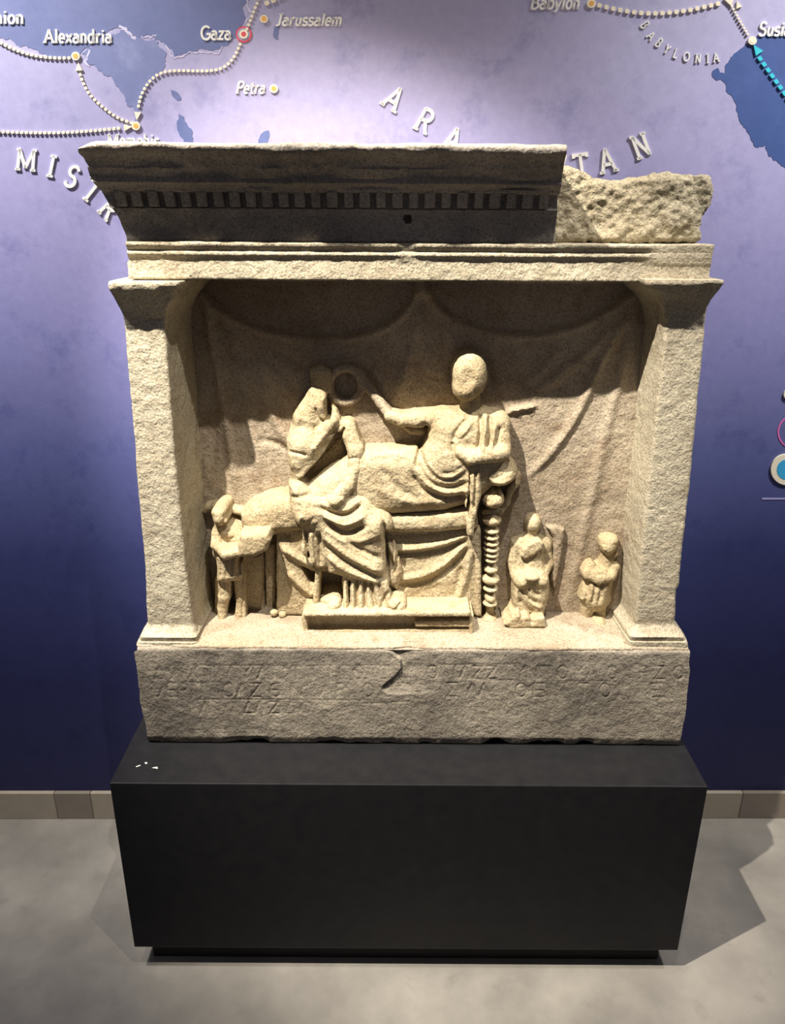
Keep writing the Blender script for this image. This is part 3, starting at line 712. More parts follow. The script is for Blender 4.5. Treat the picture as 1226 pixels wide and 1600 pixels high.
def ledge_disp(V, N):
    V = V + N * (0.0022 * fnoise(V, 16, 3, 111) + 0.0014 * fnoise(V, 60, 3, 115))[:, None]
    fr = V[:, 1] < YB + 0.02
    V[:, 1] += np.where(fr, 0.012 * np.clip(fnoise(V, 12, 3, 121) + 0.1, 0, 1), 0)
    V[:, 2] = np.maximum(V[:, 2], ZT - 0.008)
    return V
V, F = loft_x('niche_ledge', [(YB + 0.003, ZT - 0.007), (YB + 0.003, ZT + 0.001), (YB + 0.03, ZT + 0.006), (0.20, ZT + 0.009), (0.32, ZT + 0.014), (0.32, ZT - 0.007)],
              lambda y, z: xbl + 0.006, lambda y, z: xbr - 0.004, ST_WARM, dx=0.004, sp=lambda a, b: 0.004, disp=ledge_disp, rad=0.003)
o = link_mesh('niche_ledge', V, F, ST_PANEL, relief, sharp=60); o['label'] = 'bright worn ledge the figures stand on'
# ---- pilasters: section swept upwards, outline taken from the front view
def pilaster(side):
    s = -1 if side == 'left' else 1
    # (py, outer px, inner px, forward projection)
    if side == 'left':
        rows = [(1012, 209, 308, 0.020), (1004, 212, 307, 0.020), (1002, 213, 306, 0.016), (996, 216, 306, 0.019), (992, 219, 304, 0.014), (985, 223, 303, 0.007), (977, 228, 302, 0.0),
                (880, 223, 290, 0.0), (740, 211, 276, 0.0), (620, 201, 267, 0.0), (520, 192.5, 258, 0.0), (508, 191, 258.5, 0.0), (495, 188, 259, 0.004), (482, 182, 262, 0.012), (474, 177, 266, 0.019),
                (462, 170, 272, 0.029), (452, 164, 278, 0.036), (445, 162.5, 280, 0.038), (440, 164, 280, 0.037)]
    else:
        rows = [(1012, 1079, 982, 0.020), (1004, 1077, 983, 0.020), (1002, 1075, 984, 0.016), (996, 1072, 985, 0.019), (990, 1067, 988, 0.012), (984, 1062, 990, 0.006), (977, 1057, 992, 0.0),
                (930, 1058, 996, 0.0), (922, 1059, 997, 0.0), (914, 1064, 998, 0.0), (880, 1066.5, 1000, 0.0), (740, 1082, 1015, 0.0), (620, 1093, 1028, 0.0), (520, 1103, 1039, 0.0), (508, 1104, 1039, 0.0),
                (490, 1106, 1037, 0.004), (478, 1109, 1034, 0.010), (468, 1115, 1029, 0.018), (458, 1124, 1020, 0.028), (450, 1132, 1013, 0.034), (444, 1136.5, 1010, 0.038), (438, 1136, 1010, 0.037)]
    arr = []
    for py, po, pi, pr in rows:
        Y = YS - pr
        xo, zo = at(float(po), float(py), Y); xi, _ = at(float(pi), float(py), Y)
        arr.append((float(zo), float(xo), float(xi), Y))
    arr = np.array(arr); arr = arr[np.argsort(arr[:, 0])]
    z0, z1 = ZT - 0.004, arr[-1, 0]
    dense = []
    for a, b in zip(arr[:-1], arr[1:]):
        n = max(1, int(math.ceil((b[0] - a[0]) / 0.004)))
        for k in range(n): dense.append(a + (b - a) * k / n)
    dense.append(arr[-1]); dense = np.array(dense); dense[0, 0] = z0
    back_out, back_in = 0.43, Y0 + 0.03
    rings = []
    for z, xo, xi, Y in dense:
        splay = 0.010 * -s * (1 if side == 'right' else 1)
        pts = [(xo, back_out), (xo, Y), (xi, Y), (xi + splay, back_in), (xi + splay, back_out)]
        if s > 0: pts = pts[::-1]
        rings.append(pts)
    # resample every ring alike
    cnt = [8, 24, 34, 6, 10] if s < 0 else [6, 34, 24, 8, 10]
    R = []
    for pts in rings:
        pts = np.array(pts); out = []
        for i in range(5):
            a, b = pts[i], pts[(i + 1) % 5]
            for k in range(cnt[i]): out.append(a + (b - a) * k / cnt[i])
        out = np.array(out)
        # soften the arrises
        for _ in range(2): out = 0.5 * out + 0.25 * (np.roll(out, 1, 0) + np.roll(out, -1, 0))
        R.append(out)
    R = np.array(R); m, n = R.shape[:2]
    V = np.concatenate([R, np.repeat(dense[:, 0][:, None, None], n, 1)], 2).reshape(-1, 3)
    i, j = np.meshgrid(np.arange(m - 1), np.arange(n), indexing='ij'); j2 = (j + 1) % n
    Fq = np.stack([i * n + j, i * n + j2, (i + 1) * n + j2, (i + 1) * n + j], -1).reshape(-1, 4)
    N = normals_of(V, Fq)
    if np.mean(N[(V[:, 1] < YS + 0.002), 1]) > 0: Fq = Fq[:, ::-1]; N = -N
    up = V[:, 2] > arr[-6, 0] - 0.02
    V = V + N * (0.0022 * fnoise(V, 12, 3, 50 + s) + 0.0011 * fnoise(V, 70, 2, 60 + s))[:, None]
    cap = np.clip((V[:, 2] - (arr[-1, 0] - 0.085)) / 0.02, 0, 1) * np.clip((arr[-1, 0] - 0.004 - V[:, 2]) / 0.01, 0, 1) * (V[:, 1] < YS + 0.05)
    bite = np.clip(fnoise(V, 26, 3, 140 + s) + (0.12 if s < 0 else -0.05), 0, 1)
    V = V - N * (cap * bite * 0.016)[:, None]
    faces = [tuple(r) for r in Fq.tolist()]
    faces.append(tuple(range((m - 1) * n, m * n)) if np.mean(N[:, 1]) else tuple(range((m - 1) * n, m * n)))
    o = link_mesh('pilaster', V, faces, ST_PIL, relief, sharp=60)
    o['label'] = ('pilaster with chipped capital beside the tray bearer' if side == 'left' else 'pilaster with flaring capital beside the small standing attendant')
    return o, float(arr[-1, 0])
pL, ZCAP = pilaster('left'); pR, ZCAP2 = pilaster('right')
ZCAP = min(ZCAP, ZCAP2)

# ---- architrave
xal, xar = float(at(196., 400., YA)[0]), float(at(1111., 400., YA)[0])
zz_ = lambda py, Y: float(at(640., float(py), Y)[1])
rows = [(439, 0.0), (408, 0.0), (404, 0.002), (399, 0.006), (395, 0.005), (393, 0.003), (390, 0.006), (385, 0.010), (380, 0.010)]
prof = [(YA - p, zz_(py, YA - p)) for py, p in rows]
ZARCH = prof[-1][1]; ZARB = prof[0][1]
prof = prof + [(0.43, ZARCH), (0.43, ZARB)]
def arch_disp(V, N):
    V = V + N * (0.0022 * fnoise(V, 10, 3, 71) + 0.0011 * fnoise(V, 60, 3, 75))[:, None]
    # worn stretches of the fillets: at the right end and near the middle
    xr0 = float(at(1000., 390., YA)[0]); xm = float(at(635., 388., YA)[0])
    k = np.clip((V[:, 0] - xr0) / 0.03, 0, 1) + np.clip(1 - np.abs(V[:, 0] - xm) / 0.022, 0, 1) * 0.8
    k = np.clip(k, 0, 1) * (V[:, 1] < YA) * (V[:, 2] > ZARB + 0.03)
    V[:, 1] = V[:, 1] + k * (YA - 0.003 - V[:, 1]) * 0.8
    return V
ew = end_wobble(11, 0.004)
V, F = loft_x('architrave', prof, lambda y, z: xal + 0.004 * (1 if z > ZARB + 0.03 else 0) + ew(y, z), lambda y, z: xar + 0.002 + ew(y + 1, z), ST_PIL, dx=0.004, sp=lambda a, b: 0.003 if min(a[0], b[0]) < 0.2 else 0.03, disp=arch_disp, rad=0.003)
o = link_mesh('architrave', V, F, ST_PIL, relief, sharp=60)

# ---- cornice (broken off at its right end) with dentils
M1 = 0.00113
crow = [(384, -6), (378, 2), (366, 3), (350, 6), (338, 10), (330, 14), (327, 15), (326, 9), (303, 15), (302, 28), (296, 31), (291, 36), (287, 42), (284, 39), (276, 43), (268, 48), (262, 53), (256, 56), (250, 60), (243, 67), (238, 72), (229, 75), (223, 72)]
cprof = [(YA - p * M1, zz_(py, YA - p * M1)) for py, p in crow]
zc = np.array([z for _, z in cprof]); pc = np.array([p * M1 for _, p in crow])
cprof_full = cprof + [(0.42, cprof[-1][1]), (0.42, cprof[0][1])]
xcr_t = float(at(884., 235., YA - 0.08)[0]); xcr_b = float(at(868., 372., YA)[0])
_py = [p for p, _ in crow]
_sil = np.interp(_py, [223, 232, 240, 250, 265, 285, 296, 302, 320, 340, 360, 378], [123, 120, 122, 127, 134, 144, 153, 159, 169, 182, 192, 196])
xcl = np.array([float(at(float(sx_), float(py), YA - p * M1)[0]) for (py, p), sx_ in zip(crow, _sil)])
def corn_l(y, z):
    return float(np.interp(z, zc, xcl))
def corn_r(y, z):
    t = np.clip((z - zc[0]) / (zc[-1] - zc[0]), 0, 1)
    return lerp(xcr_b, xcr_t, t) + (0.05 if y > 0.3 else 0)
hx, hz = [float(k) for k in at(637., 342., YA - 0.012)]
def corn_disp(V, N):
    V = V + N * (0.0030 * fnoise(V, 11, 3, 81) + 0.0011 * fnoise(V, 55, 2, 85))[:, None]
    r = np.hypot(V[:, 0] - hx, V[:, 2] - hz)
    fr = (V[:, 1] < 0.2)
    V[:, 1] += np.where(fr & (r < 0.0062), 0.022, 0)
    # knocked corner of the upper left rim and bruised lips
    top = fr & (V[:, 2] > zz_(262, 0.06))
    V[:, 1] += np.where(top, np.clip(fnoise(V, 13, 2, 91) - 0.15, 0, 1) * 0.018, 0)
    V[:, 2] -= np.where(fr & (V[:, 2] > zc[-1] - 0.012), np.clip(fnoise(V, 17, 2, 95), 0, 1) * 0.006, 0)
    le = np.clip(1 - (V[:, 0] - np.interp(V[:, 2], zc, xcl)) / 0.03, 0, 1) * (V[:, 1] < 0.25)
    V[:, 0] += le * (0.010 * np.clip(fnoise(V, 22, 3, 131) + 0.15, 0, 1))
    corner = le * np.clip(1 - (zc[-1] - V[:, 2]) / 0.025, 0, 1)
    V[:, 2] -= corner ** 2 * 0.010
    lip = fr & (np.abs(V[:, 2] - zz_(287, 0.085)) < 0.007)
    V[:, 1] += np.where(lip, np.clip(fnoise(V, 12, 2, 97) + 0.1, 0, 1) * 0.010 - 0.002, 0)
    return V
V, F = loft_x('cornice', cprof_full, corn_l, corn_r, ST_CORN, dx=0.003, sp=lambda a, b: 0.003 if min(a[0], b[0]) < 0.2 else 0.03, disp=corn_disp, rad=0.003)
cornice = link_mesh('cornice', V, F, ST_CORN, relief, sharp=60); cornice['label'] = 'projecting moulded cornice broken off at its right end'
YD0, YD1 = YA - 0.032, YA - 0.008
dz1, dz0 = zz_(302, YD0), zz_(325, YD0)
pitch_px = 25.55
dv, dfc = box_mesh(-0.0088, 0.0088, 0.0, YD1 - YD0, 0.0, dz1 - dz0 + 0.002)
dv[[0, 1], 1] += 0.009                                 # the fronts lean back towards the foot
dent_me = None
for k in range(27):
    cx = 199 + pitch_px * (k - 0.5) + 0.0
    if cx > 866: break
    x = float(at(cx, 314., YD0)[0])
    if dent_me is None:
        o = link_mesh('dentil', dv, dfc, ST_CORN, None, smooth=False); dent_me = o.data
        bevel(o, 0.0025, 2)
    else:
        o = o0.copy(); col.objects.link(o)
    o0 = o if k == 0 else o0
    o.parent = cornice
    r0 = np.array(ROOTS['funerary_relief'])
    o.location = (x - r0[0], YD0 + 0.001 * math.sin(k * 2.3) - r0[1], dz0 - r0[2])
    o.rotation_euler = (0, 0, 0.03 * math.sin(k * 1.7)); o.scale = (0.94 + 0.1 * math.sin(k * 3.1), 1, 1)

# ------------------------------------------------------------------ sculpting in a distance field
class Sculpt:
    def __init__(s, px0, py0, px1, py1, h0, h1, vox=0.002):
        c = [at(float(a), float(b), Y0 - h) for a in (px0, px1) for b in (py0, py1) for h in (h0, h1)]
        xs = [float(k[0]) for k in c]; zs_ = [float(k[1]) for k in c]
        s.v = vox
        s.x = np.arange(min(xs), max(xs) + vox, vox); s.z = np.arange(min(zs_), max(zs_) + vox, vox); s.h = np.arange(h0, h1 + vox, vox)
        s.d = np.full((len(s.x), len(s.h), len(s.z)), 0.05, np.float32)
        s.X2, s.Z2 = np.meshgrid(s.x, s.z, indexing='ij')
        s.disp = np.zeros(s.X2.shape, np.float32)
    def P(s, p):
        x, z = at(float(p[0]), float(p[1]), Y0 - p[2]); return np.array([float(x), p[2], float(z)])
    def px(s, p): return scale_at(float(p[0]), float(p[1]), Y0 - p[2])
    def sub(s, lo, hi, back):
        sl = []
        for ax, a, l, u in ((0, s.x, lo[0], hi[0]), (1, s.h, s.h[0] if back else lo[1], hi[1]), (2, s.z, lo[2], hi[2])):
            i0 = max(0, int(np.searchsorted(a, l)) - 1); i1 = min(len(a), int(np.searchsorted(a, u)) + 1)
            sl.append(slice(i0, max(i1, i0 + 1)))
        return tuple(sl), s.x[sl[0]][:, None, None], s.h[sl[1]][None, :, None], s.z[sl[2]][None, None, :]
    def put(s, sl, d, k, cut=False):
        cur = s.d[sl]
        if cut:
            d = -d
            t = np.clip(0.5 - 0.5 * (d - cur) / k * -1, 0, 1) if k > 0 else (d > cur)
            t = np.clip(0.5 + 0.5 * (d - cur) / k, 0, 1)
            s.d[sl] = cur * (1 - t) + d * t + k * t * (1 - t)
        else:
            t = np.clip(0.5 + 0.5 * (cur - d) / k, 0, 1)
            s.d[sl] = cur * (1 - t) + d * t - k * t * (1 - t)
    def cone(s, a, ra, b, rb, k=0.006, back=True):
        A, B = s.P(a), s.P(b); RA, RB = ra * s.px(a), rb * s.px(b)
        m = max(RA, RB) + k + 3 * s.v
        sl, X, Hh, Z = s.sub(np.minimum(A, B) - m, np.maximum(A, B) + m, back)
        D = B - A
        # parameter along the segment from the front view when extruded back
        if back:
            L2 = D[0] ** 2 + D[2] ** 2 + 1e-9
            t = np.clip(((X - A[0]) * D[0] + (Z - A[2]) * D[2]) / L2, 0, 1)
        else:
            t = np.clip(((X - A[0]) * D[0] + (Hh - A[1]) * D[1] + (Z - A[2]) * D[2]) / (D @ D + 1e-9), 0, 1)
        dh = Hh - A[1] - t * D[1]
        if back: dh = np.maximum(dh, 0)
        d = np.sqrt((X - A[0] - t * D[0]) ** 2 + dh ** 2 + (Z - A[2] - t * D[2]) ** 2) - (RA + (RB - RA) * t)
        s.put(sl, d, k)
    def tube(s, pts, k=0.005, back=True):
        for a, b in zip(pts[:-1], pts[1:]): s.cone(a[:3], a[3], b[:3], b[3], k, back)
    def ell(s, c, rx, ry, rh, rot=0.0, k=0.006, back=True, cut=False):
        C = s.P(c); m = s.px(c); r = np.array([rx * m, rh, ry * m])
        ext = max(r[0], r[2]) + k + 3 * s.v
        sl, X, Hh, Z = s.sub(C - [ext, rh + k + 3 * s.v, ext], C + [ext, rh + k + 3 * s.v, ext], back)
        ca, sa = math.cos(math.radians(rot)), math.sin(math.radians(rot))
        u = ((X - C[0]) * ca + (Z - C[2]) * sa) / r[0]; w = (-(X - C[0]) * sa + (Z - C[2]) * ca) / r[2]
        dh = Hh - C[1]
        if back: dh = np.maximum(dh, 0)
        if cut: dh = np.minimum(Hh - C[1], 0)          # opens towards the viewer
        q = np.sqrt(u * u + w * w + (dh / r[1]) ** 2)
        q2 = np.sqrt((u / r[0]) ** 2 + (w / r[2]) ** 2 + (dh / r[1] ** 2) ** 2) + 1e-9
        s.put(sl, q * (q - 1) / q2, k, cut)
    def poly(s, pts, H, R, k=0.006, slope=None, cut=False):
        """outline filled up to height H with edges rounded by R; slope = (dH per metre of x, of z)"""
        Q = np.array([s.P((a, b, H - R))[[0, 2]] for a, b in pts])
        m = k + 3 * s.v
        sl, X, Hh, Z = s.sub(np.array([Q[:, 0].min() - m, 0, Q[:, 1].min() - m]), np.array([Q[:, 0].max() + m, H + m + 0.03, Q[:, 1].max() + m]), True)
        X2, Z2 = s.X2[sl[0], sl[2]], s.Z2[sl[0], sl[2]]
        d2 = poly_sd(X2, Z2, Q)
        Hm = H
        if slope is not None:
            c = Q.mean(0); Hm = (H + slope[0] * (X2 - c[0]) + slope[1] * (Z2 - c[1]))[:, None, :]
        a = (d2 + R)[:, None, :]; b = Hh - Hm + R
        d = np.sqrt(np.maximum(a, 0) ** 2 + np.maximum(b, 0) ** 2) + np.minimum(np.maximum(a, b), 0) - R
        s.put(sl, d, k, cut)
    def hollow(s, pts, H0, k=0.004):
        Q = np.array([s.P((a, b, H0 + 0.03))[[0, 2]] for a, b in pts])
        d2 = poly_sd(s.X2, s.Z2, Q)[:, None, :]
        s.put((slice(None),) * 3, np.maximum(d2, H0 - s.h[None, :, None]) + 0 * s.d, k, cut=True)
    def fold(s, pts, amp, w, h=0.08):
        """ridge (amp > 0) or groove (amp < 0) along a line, in metres; w in picture units"""
        Q = [s.P((a, b, h))[[0, 2]] for a, b in resample(pts, 4)] if len(pts) > 2 else [s.P((a, b, h))[[0, 2]] for a, b in pts]
        ww = w * s.px((pts[0][0], pts[0][1], h))
        lo = np.min(Q, 0) - 3 * ww; hi = np.max(Q, 0) + 3 * ww
        i0, i1 = np.searchsorted(s.x, (lo[0], hi[0])); j0, j1 = np.searchsorted(s.z, (lo[1], hi[1]))
        if i1 <= i0 or j1 <= j0: return
        X, Z = s.X2[i0:i1, j0:j1], s.Z2[i0:i1, j0:j1]
        best = np.full(X.shape, 1e9); tt = np.zeros(X.shape); n = len(Q) - 1
        for i in range(n):
            A, B = Q[i], Q[i + 1]; d = B - A
            t = np.clip(((X - A[0]) * d[0] + (Z - A[1]) * d[1]) / (d @ d + 1e-12), 0, 1)
            dd = np.hypot(X - A[0] - t * d[0], Z - A[1] - t * d[1])
            m = dd < best; best = np.where(m, dd, best); tt = np.where(m, (i + t) / n, tt)
        s.disp[i0:i1, j0:j1] += amp * np.exp(-(best / ww) ** 2) * np.clip(np.minimum(tt, 1 - tt) * 7 + 0.25, 0, 1)
    def clip_front(s, px0, py0, px1, py1, H, k=0.004):
        A = s.P((px0, py1, H)); B = s.P((px1, py0, H))
        i = slice(*np.searchsorted(s.x, (A[0], B[0]))); j = slice(*np.searchsorted(s.z, (A[2], B[2])))
        s.d[i, :, j] = np.maximum(s.d[i, :, j], (s.h - H)[None, :, None])
    def mesh(s, name, mat, parent=relief, rough=0.0008, chip=0.0010, seed=1):
        d = s.d - s.disp[:, None, :]
        for ax in (0, 1, 2):                              # close the volume at its borders
            for e in (0, -1):
                sl = [slice(None)] * 3; sl[ax] = e
                d[tuple(sl)] = np.maximum(d[tuple(sl)], s.v * 0.5)
        g = d < 0
        nx, ny, nz = d.shape
        cnt = np.zeros((nx - 1, ny - 1, nz - 1), np.int8)
        for a in (0, 1):
            for b in (0, 1):
                for c in (0, 1): cnt += g[a:nx - 1 + a, b:ny - 1 + b, c:nz - 1 + c]
        act = (cnt > 0) & (cnt < 8)
        I = np.argwhere(act)
        ids = np.full(act.shape, -1, np.int32); ids[act] = np.arange(len(I))
        acc = np.zeros((len(I), 3)); num = np.zeros(len(I))
        cor = lambda o: d[I[:, 0] + o[0], I[:, 1] + o[1], I[:, 2] + o[2]].astype(float)
        C8 = {o: cor(o) for o in [(a, b, c) for a in (0, 1) for b in (0, 1) for c in (0, 1)]}
        for o in C8:
            for ax in range(3):
                if o[ax] == 0:
                    q = list(o); q[ax] = 1; q = tuple(q)
                    v0, v1 = C8[o], C8[q]
                    m = (v0 < 0) != (v1 < 0)
                    t = np.where(m, v0 / np.where(m, v0 - v1, 1), 0)
                    p = np.array(o, float)[None] + np.zeros((len(I), 3)); p[:, ax] += t
                    acc += p * m[:, None]; num += m
        pos = (acc / num[:, None] + I) * s.v
        V = np.stack([s.x[0] + pos[:, 0], Y0 - (s.h[0] + pos[:, 1]), s.z[0] + pos[:, 2]], 1)
        F = []
        for ax in range(3):
            o1, o2 = [(1, 2), (2, 0), (0, 1)][ax]
            lo = [slice(None)] * 3; hi = [slice(None)] * 3
            lo[ax] = slice(0, -1); hi[ax] = slice(1, None)
            ch = np.argwhere(g[tuple(lo)] != g[tuple(hi)])
            ok = (ch[:, o1] > 0) & (ch[:, o2] > 0) & (ch[:, o1] < d.shape[o1] - 1) & (ch[:, o2] < d.shape[o2] - 1)
            ch = ch[ok]
            ins = g[ch[:, 0], ch[:, 1], ch[:, 2]]
            q = []
            for (u, w) in ((-1, -1), (0, -1), (0, 0), (-1, 0)):
                e = ch.copy(); e[:, o1] += u; e[:, o2] += w
                q.append(ids[e[:, 0], e[:, 1], e[:, 2]])
            q = np.stack(q, 1)
            q[ins] = q[ins][:, ::-1]
            F.append(q)
        F = np.concatenate(F)                            # (x, h, z) -> (x, -y, z) flips handedness
        N = normals_of(V, F)
        # drop what points away behind the niche wall
        V = V + N * (rough * fnoise(V, 130, 2, seed) + chip * fnoise(V, 32, 2, seed + 5))[:, None]
        return link_mesh(name, V, F, mat, parent)

# ---- rough block left where the cornice has broken away (own depth)
_Y0 = Y0
def broken_block():
    s = Sculpt(840, 240, 1130, 400, -0.13, 0.13, 0.003)
    s.poly([(862, 268), (885, 260), (905, 266), (930, 279), (960, 284), (985, 279), (1010, 277), (1040, 271), (1065, 275), (1095, 272), (1109, 278), (1114, 300), (1108, 322), (1096, 342), (1090, 379), (850, 379)], 0.105, 0.012, 0.004)
    s.d += (0.0)
    o = s.mesh('broken_block', ST_ROUGH, rough=0.0042, chip=0.0062, seed=5)
    o['label'] = 'rough stone left where the cornice broke away'
broken_block()

# ---- niche back with the hung curtain
def panel():
    nx, nz = 330, 250
    xa, xb = float(at(235., 700., Y0)[0]), float(at(1048., 700., Y0)[0])
    za, zb = ZT - 0.01, ZARB + 0.004
    x = np.linspace(xa, xb, nx); z = np.linspace(za, zb, nz)
    X, Z = np.meshgrid(x, z, indexing='ij')
    Hh = np.zeros_like(X)
    xL, xR = float(at(305., 700., Y0)[0]), float(at(985., 700., Y0)[0])
    u = np.clip((X - xL) / (xR - xL), 0, 1)
    Hh += lerp(-0.012, 0.036, u)                           # the ground is cut deeper on the left
    T = lambda a, b: np.array([float(k) for k in at(float(a), float(b), Y0)])
    def dist(pts, closed=False):
        Q = [T(a, b) for a, b in resample(pts, 6)] if len(pts) > 2 else [T(a, b) for a, b in pts]
        best = np.full(X.shape, 1e9); side = np.zeros(X.shape); tt = np.zeros(X.shape)
        for i in range(len(Q) - 1):
            A, B = Q[i], Q[i + 1]; d = B - A
            t = np.clip(((X - A[0]) * d[0] + (Z - A[1]) * d[1]) / (d @ d), 0, 1)
            dd = np.hypot(X - A[0] - t * d[0], Z - A[1] - t * d[1])
            m = dd < best
            best = np.where(m, dd, best); tt = np.where(m, (i + t) / (len(Q) - 1), tt)
        return best, tt
    def fold(pts, amp, w):
        b, t = dist(pts); ww = w * 0.00124
        return amp * np.exp(-(b / ww) ** 2) * np.clip(np.minimum(t, 1 - t) * 6 + 0.2, 0, 1)
    # swags: the cloth below their upper border stands proud
    sw1 = [(300, 440), (330, 478), (400, 515), (505, 531), (590, 518), (640, 478), (652, 440)]
    sw2 = [(662, 440), (690, 488), (740, 512), (812, 523), (890, 510), (950, 478), (1000, 440)]
    for sw in (sw1, sw2):
        P = np.array([T(a, b) for a, b in resample(sw, 6)])
        P = np.concatenate([P, [[P[-1][0], zb + 0.1], [P[0][0], zb + 0.1]]])
        sd = poly_sd(X, Z, P)
        Hh -= 0.010 * np.clip(-sd / 0.006, 0, 1)
        Hh += 0.005 * np.exp(-((sd - 0.006) / 0.006) ** 2) - 0.007 * np.exp(-((sd + 0.003) / 0.003) ** 2)
    for pts, amp, w in (
        ([(318, 460), (332, 560), (350, 650), (372, 790)], 0.008, 7), ([(345, 480), (372, 570), (400, 690), (405, 780)], 0.004, 9),
        ([(330, 560), (335, 650), (330, 740)], -0.005, 6), ([(380, 560), (420, 640), (452, 700)], 0.008, 8), ([(405, 560), (440, 600), (475, 640)], 0.005, 8),
        ([(420, 540), (470, 572), (500, 576)], -0.004, 6), ([(400, 690), (430, 690), (460, 712)], -0.004, 5),
        ([(655, 480), (640, 560), (620, 620)], 0.005, 10), ([(648, 470), (662, 520), (664, 590)], 0.004, 9), ([(690, 500), (720, 560)], 0.004, 9),
        ([(985, 470), (930, 560), (905, 630), (860, 700), (815, 745)], 0.008, 7), ([(960, 500), (900, 560), (830, 610)], 0.005, 9),
        ([(990, 500), (950, 620), (925, 740), (900, 850), (880, 950)], 0.006, 9), ([(1000, 600), (988, 720), (978, 870)], -0.012, 5),
        ([(870, 540), (830, 590)], 0.004, 8), ([(792, 636), (815, 634), (834, 629)], 0.008, 3.2), ([(788, 642), (808, 636)], 0.005, 4),
        ([(640, 455), (690, 455)], 0.010, 10)):
        Hh += fold(pts, amp, w)
    # dark outline trough chiselled around heads
    for pts, amp, w in (([(700, 600), (708, 560), (735, 540), (762, 560), (768, 610)], -0.006, 6), ([(480, 590), (490, 570), (520, 566), (545, 562), (575, 585), (600, 625)], -0.005, 6)):
        Hh += fold(pts, amp, w)
    cove = np.clip(1 - (zb - Z) / 0.02, 0, 1); Hh += cove ** 2 * 0.02
    V = np.stack([X, Y0 - Hh, Z], -1).reshape(-1, 3)
    V[:, 1] += 0.0022 * fnoise(V, 20, 3, 101) + 0.0009 * fnoise(V, 80, 2, 105)
    i, j = np.meshgrid(np.arange(nx - 1), np.arange(nz - 1), indexing='ij')
    F = np.stack([i * nz + j, (i + 1) * nz + j, (i + 1) * nz + j + 1, i * nz + j + 1], -1).reshape(-1, 4)
    # back of the slab
    n0 = len(V)
    B = np.array([[xa, 0.42, za], [xb, 0.42, za], [xb, 0.42, zb], [xa, 0.42, zb]])
    faces = [tuple(r) for r in F.tolist()] + [(n0 + 1, n0, n0 + 3, n0 + 2)]
    faces += [tuple([n0] + [k * nz for k in range(0, nx)][::1] + [n0 + 1])[::-1], tuple([n0 + 3, n0 + 2] + [k * nz + nz - 1 for k in range(nx - 1, -1, -1)])[::-1]]
    V = np.concatenate([V, B])
    o = link_mesh('curtain_ground', V, faces, ST_PANEL, relief, sharp=70); o['label'] = 'niche back carved with a looped curtain'
panel()

# ---- footstool
def footstool():
    s = Sculpt(462, 930, 752, 1000, -0.02, 0.15, 0.002)
    s.poly([(474, 957), (735, 955), (735, 963), (473, 963)], 0.125, 0.004, 0.002)
    s.poly([(474, 957), (732, 955), (733, 990), (476, 990)], 0.094, 0.004, 0.002)
    s.poly([(471, 962), (481, 962), (481, 990), (474, 989)], 0.112, 0.003, 0.002)
    s.poly([(648, 970), (733, 968), (733, 979), (648, 979)], 0.115, 0.003, 0.002)
    s.poly([(733, 960), (740, 960), (739, 991), (733, 991)], 0.118, 0.004, 0.002)
    s.poly([(474, 984), (733, 982), (733, 992), (474, 992)], 0.112, 0.003, 0.003)
    return s.mesh('footstool', ST_WARM, rough=0.0007, chip=0.0012, seed=9)
footstool()

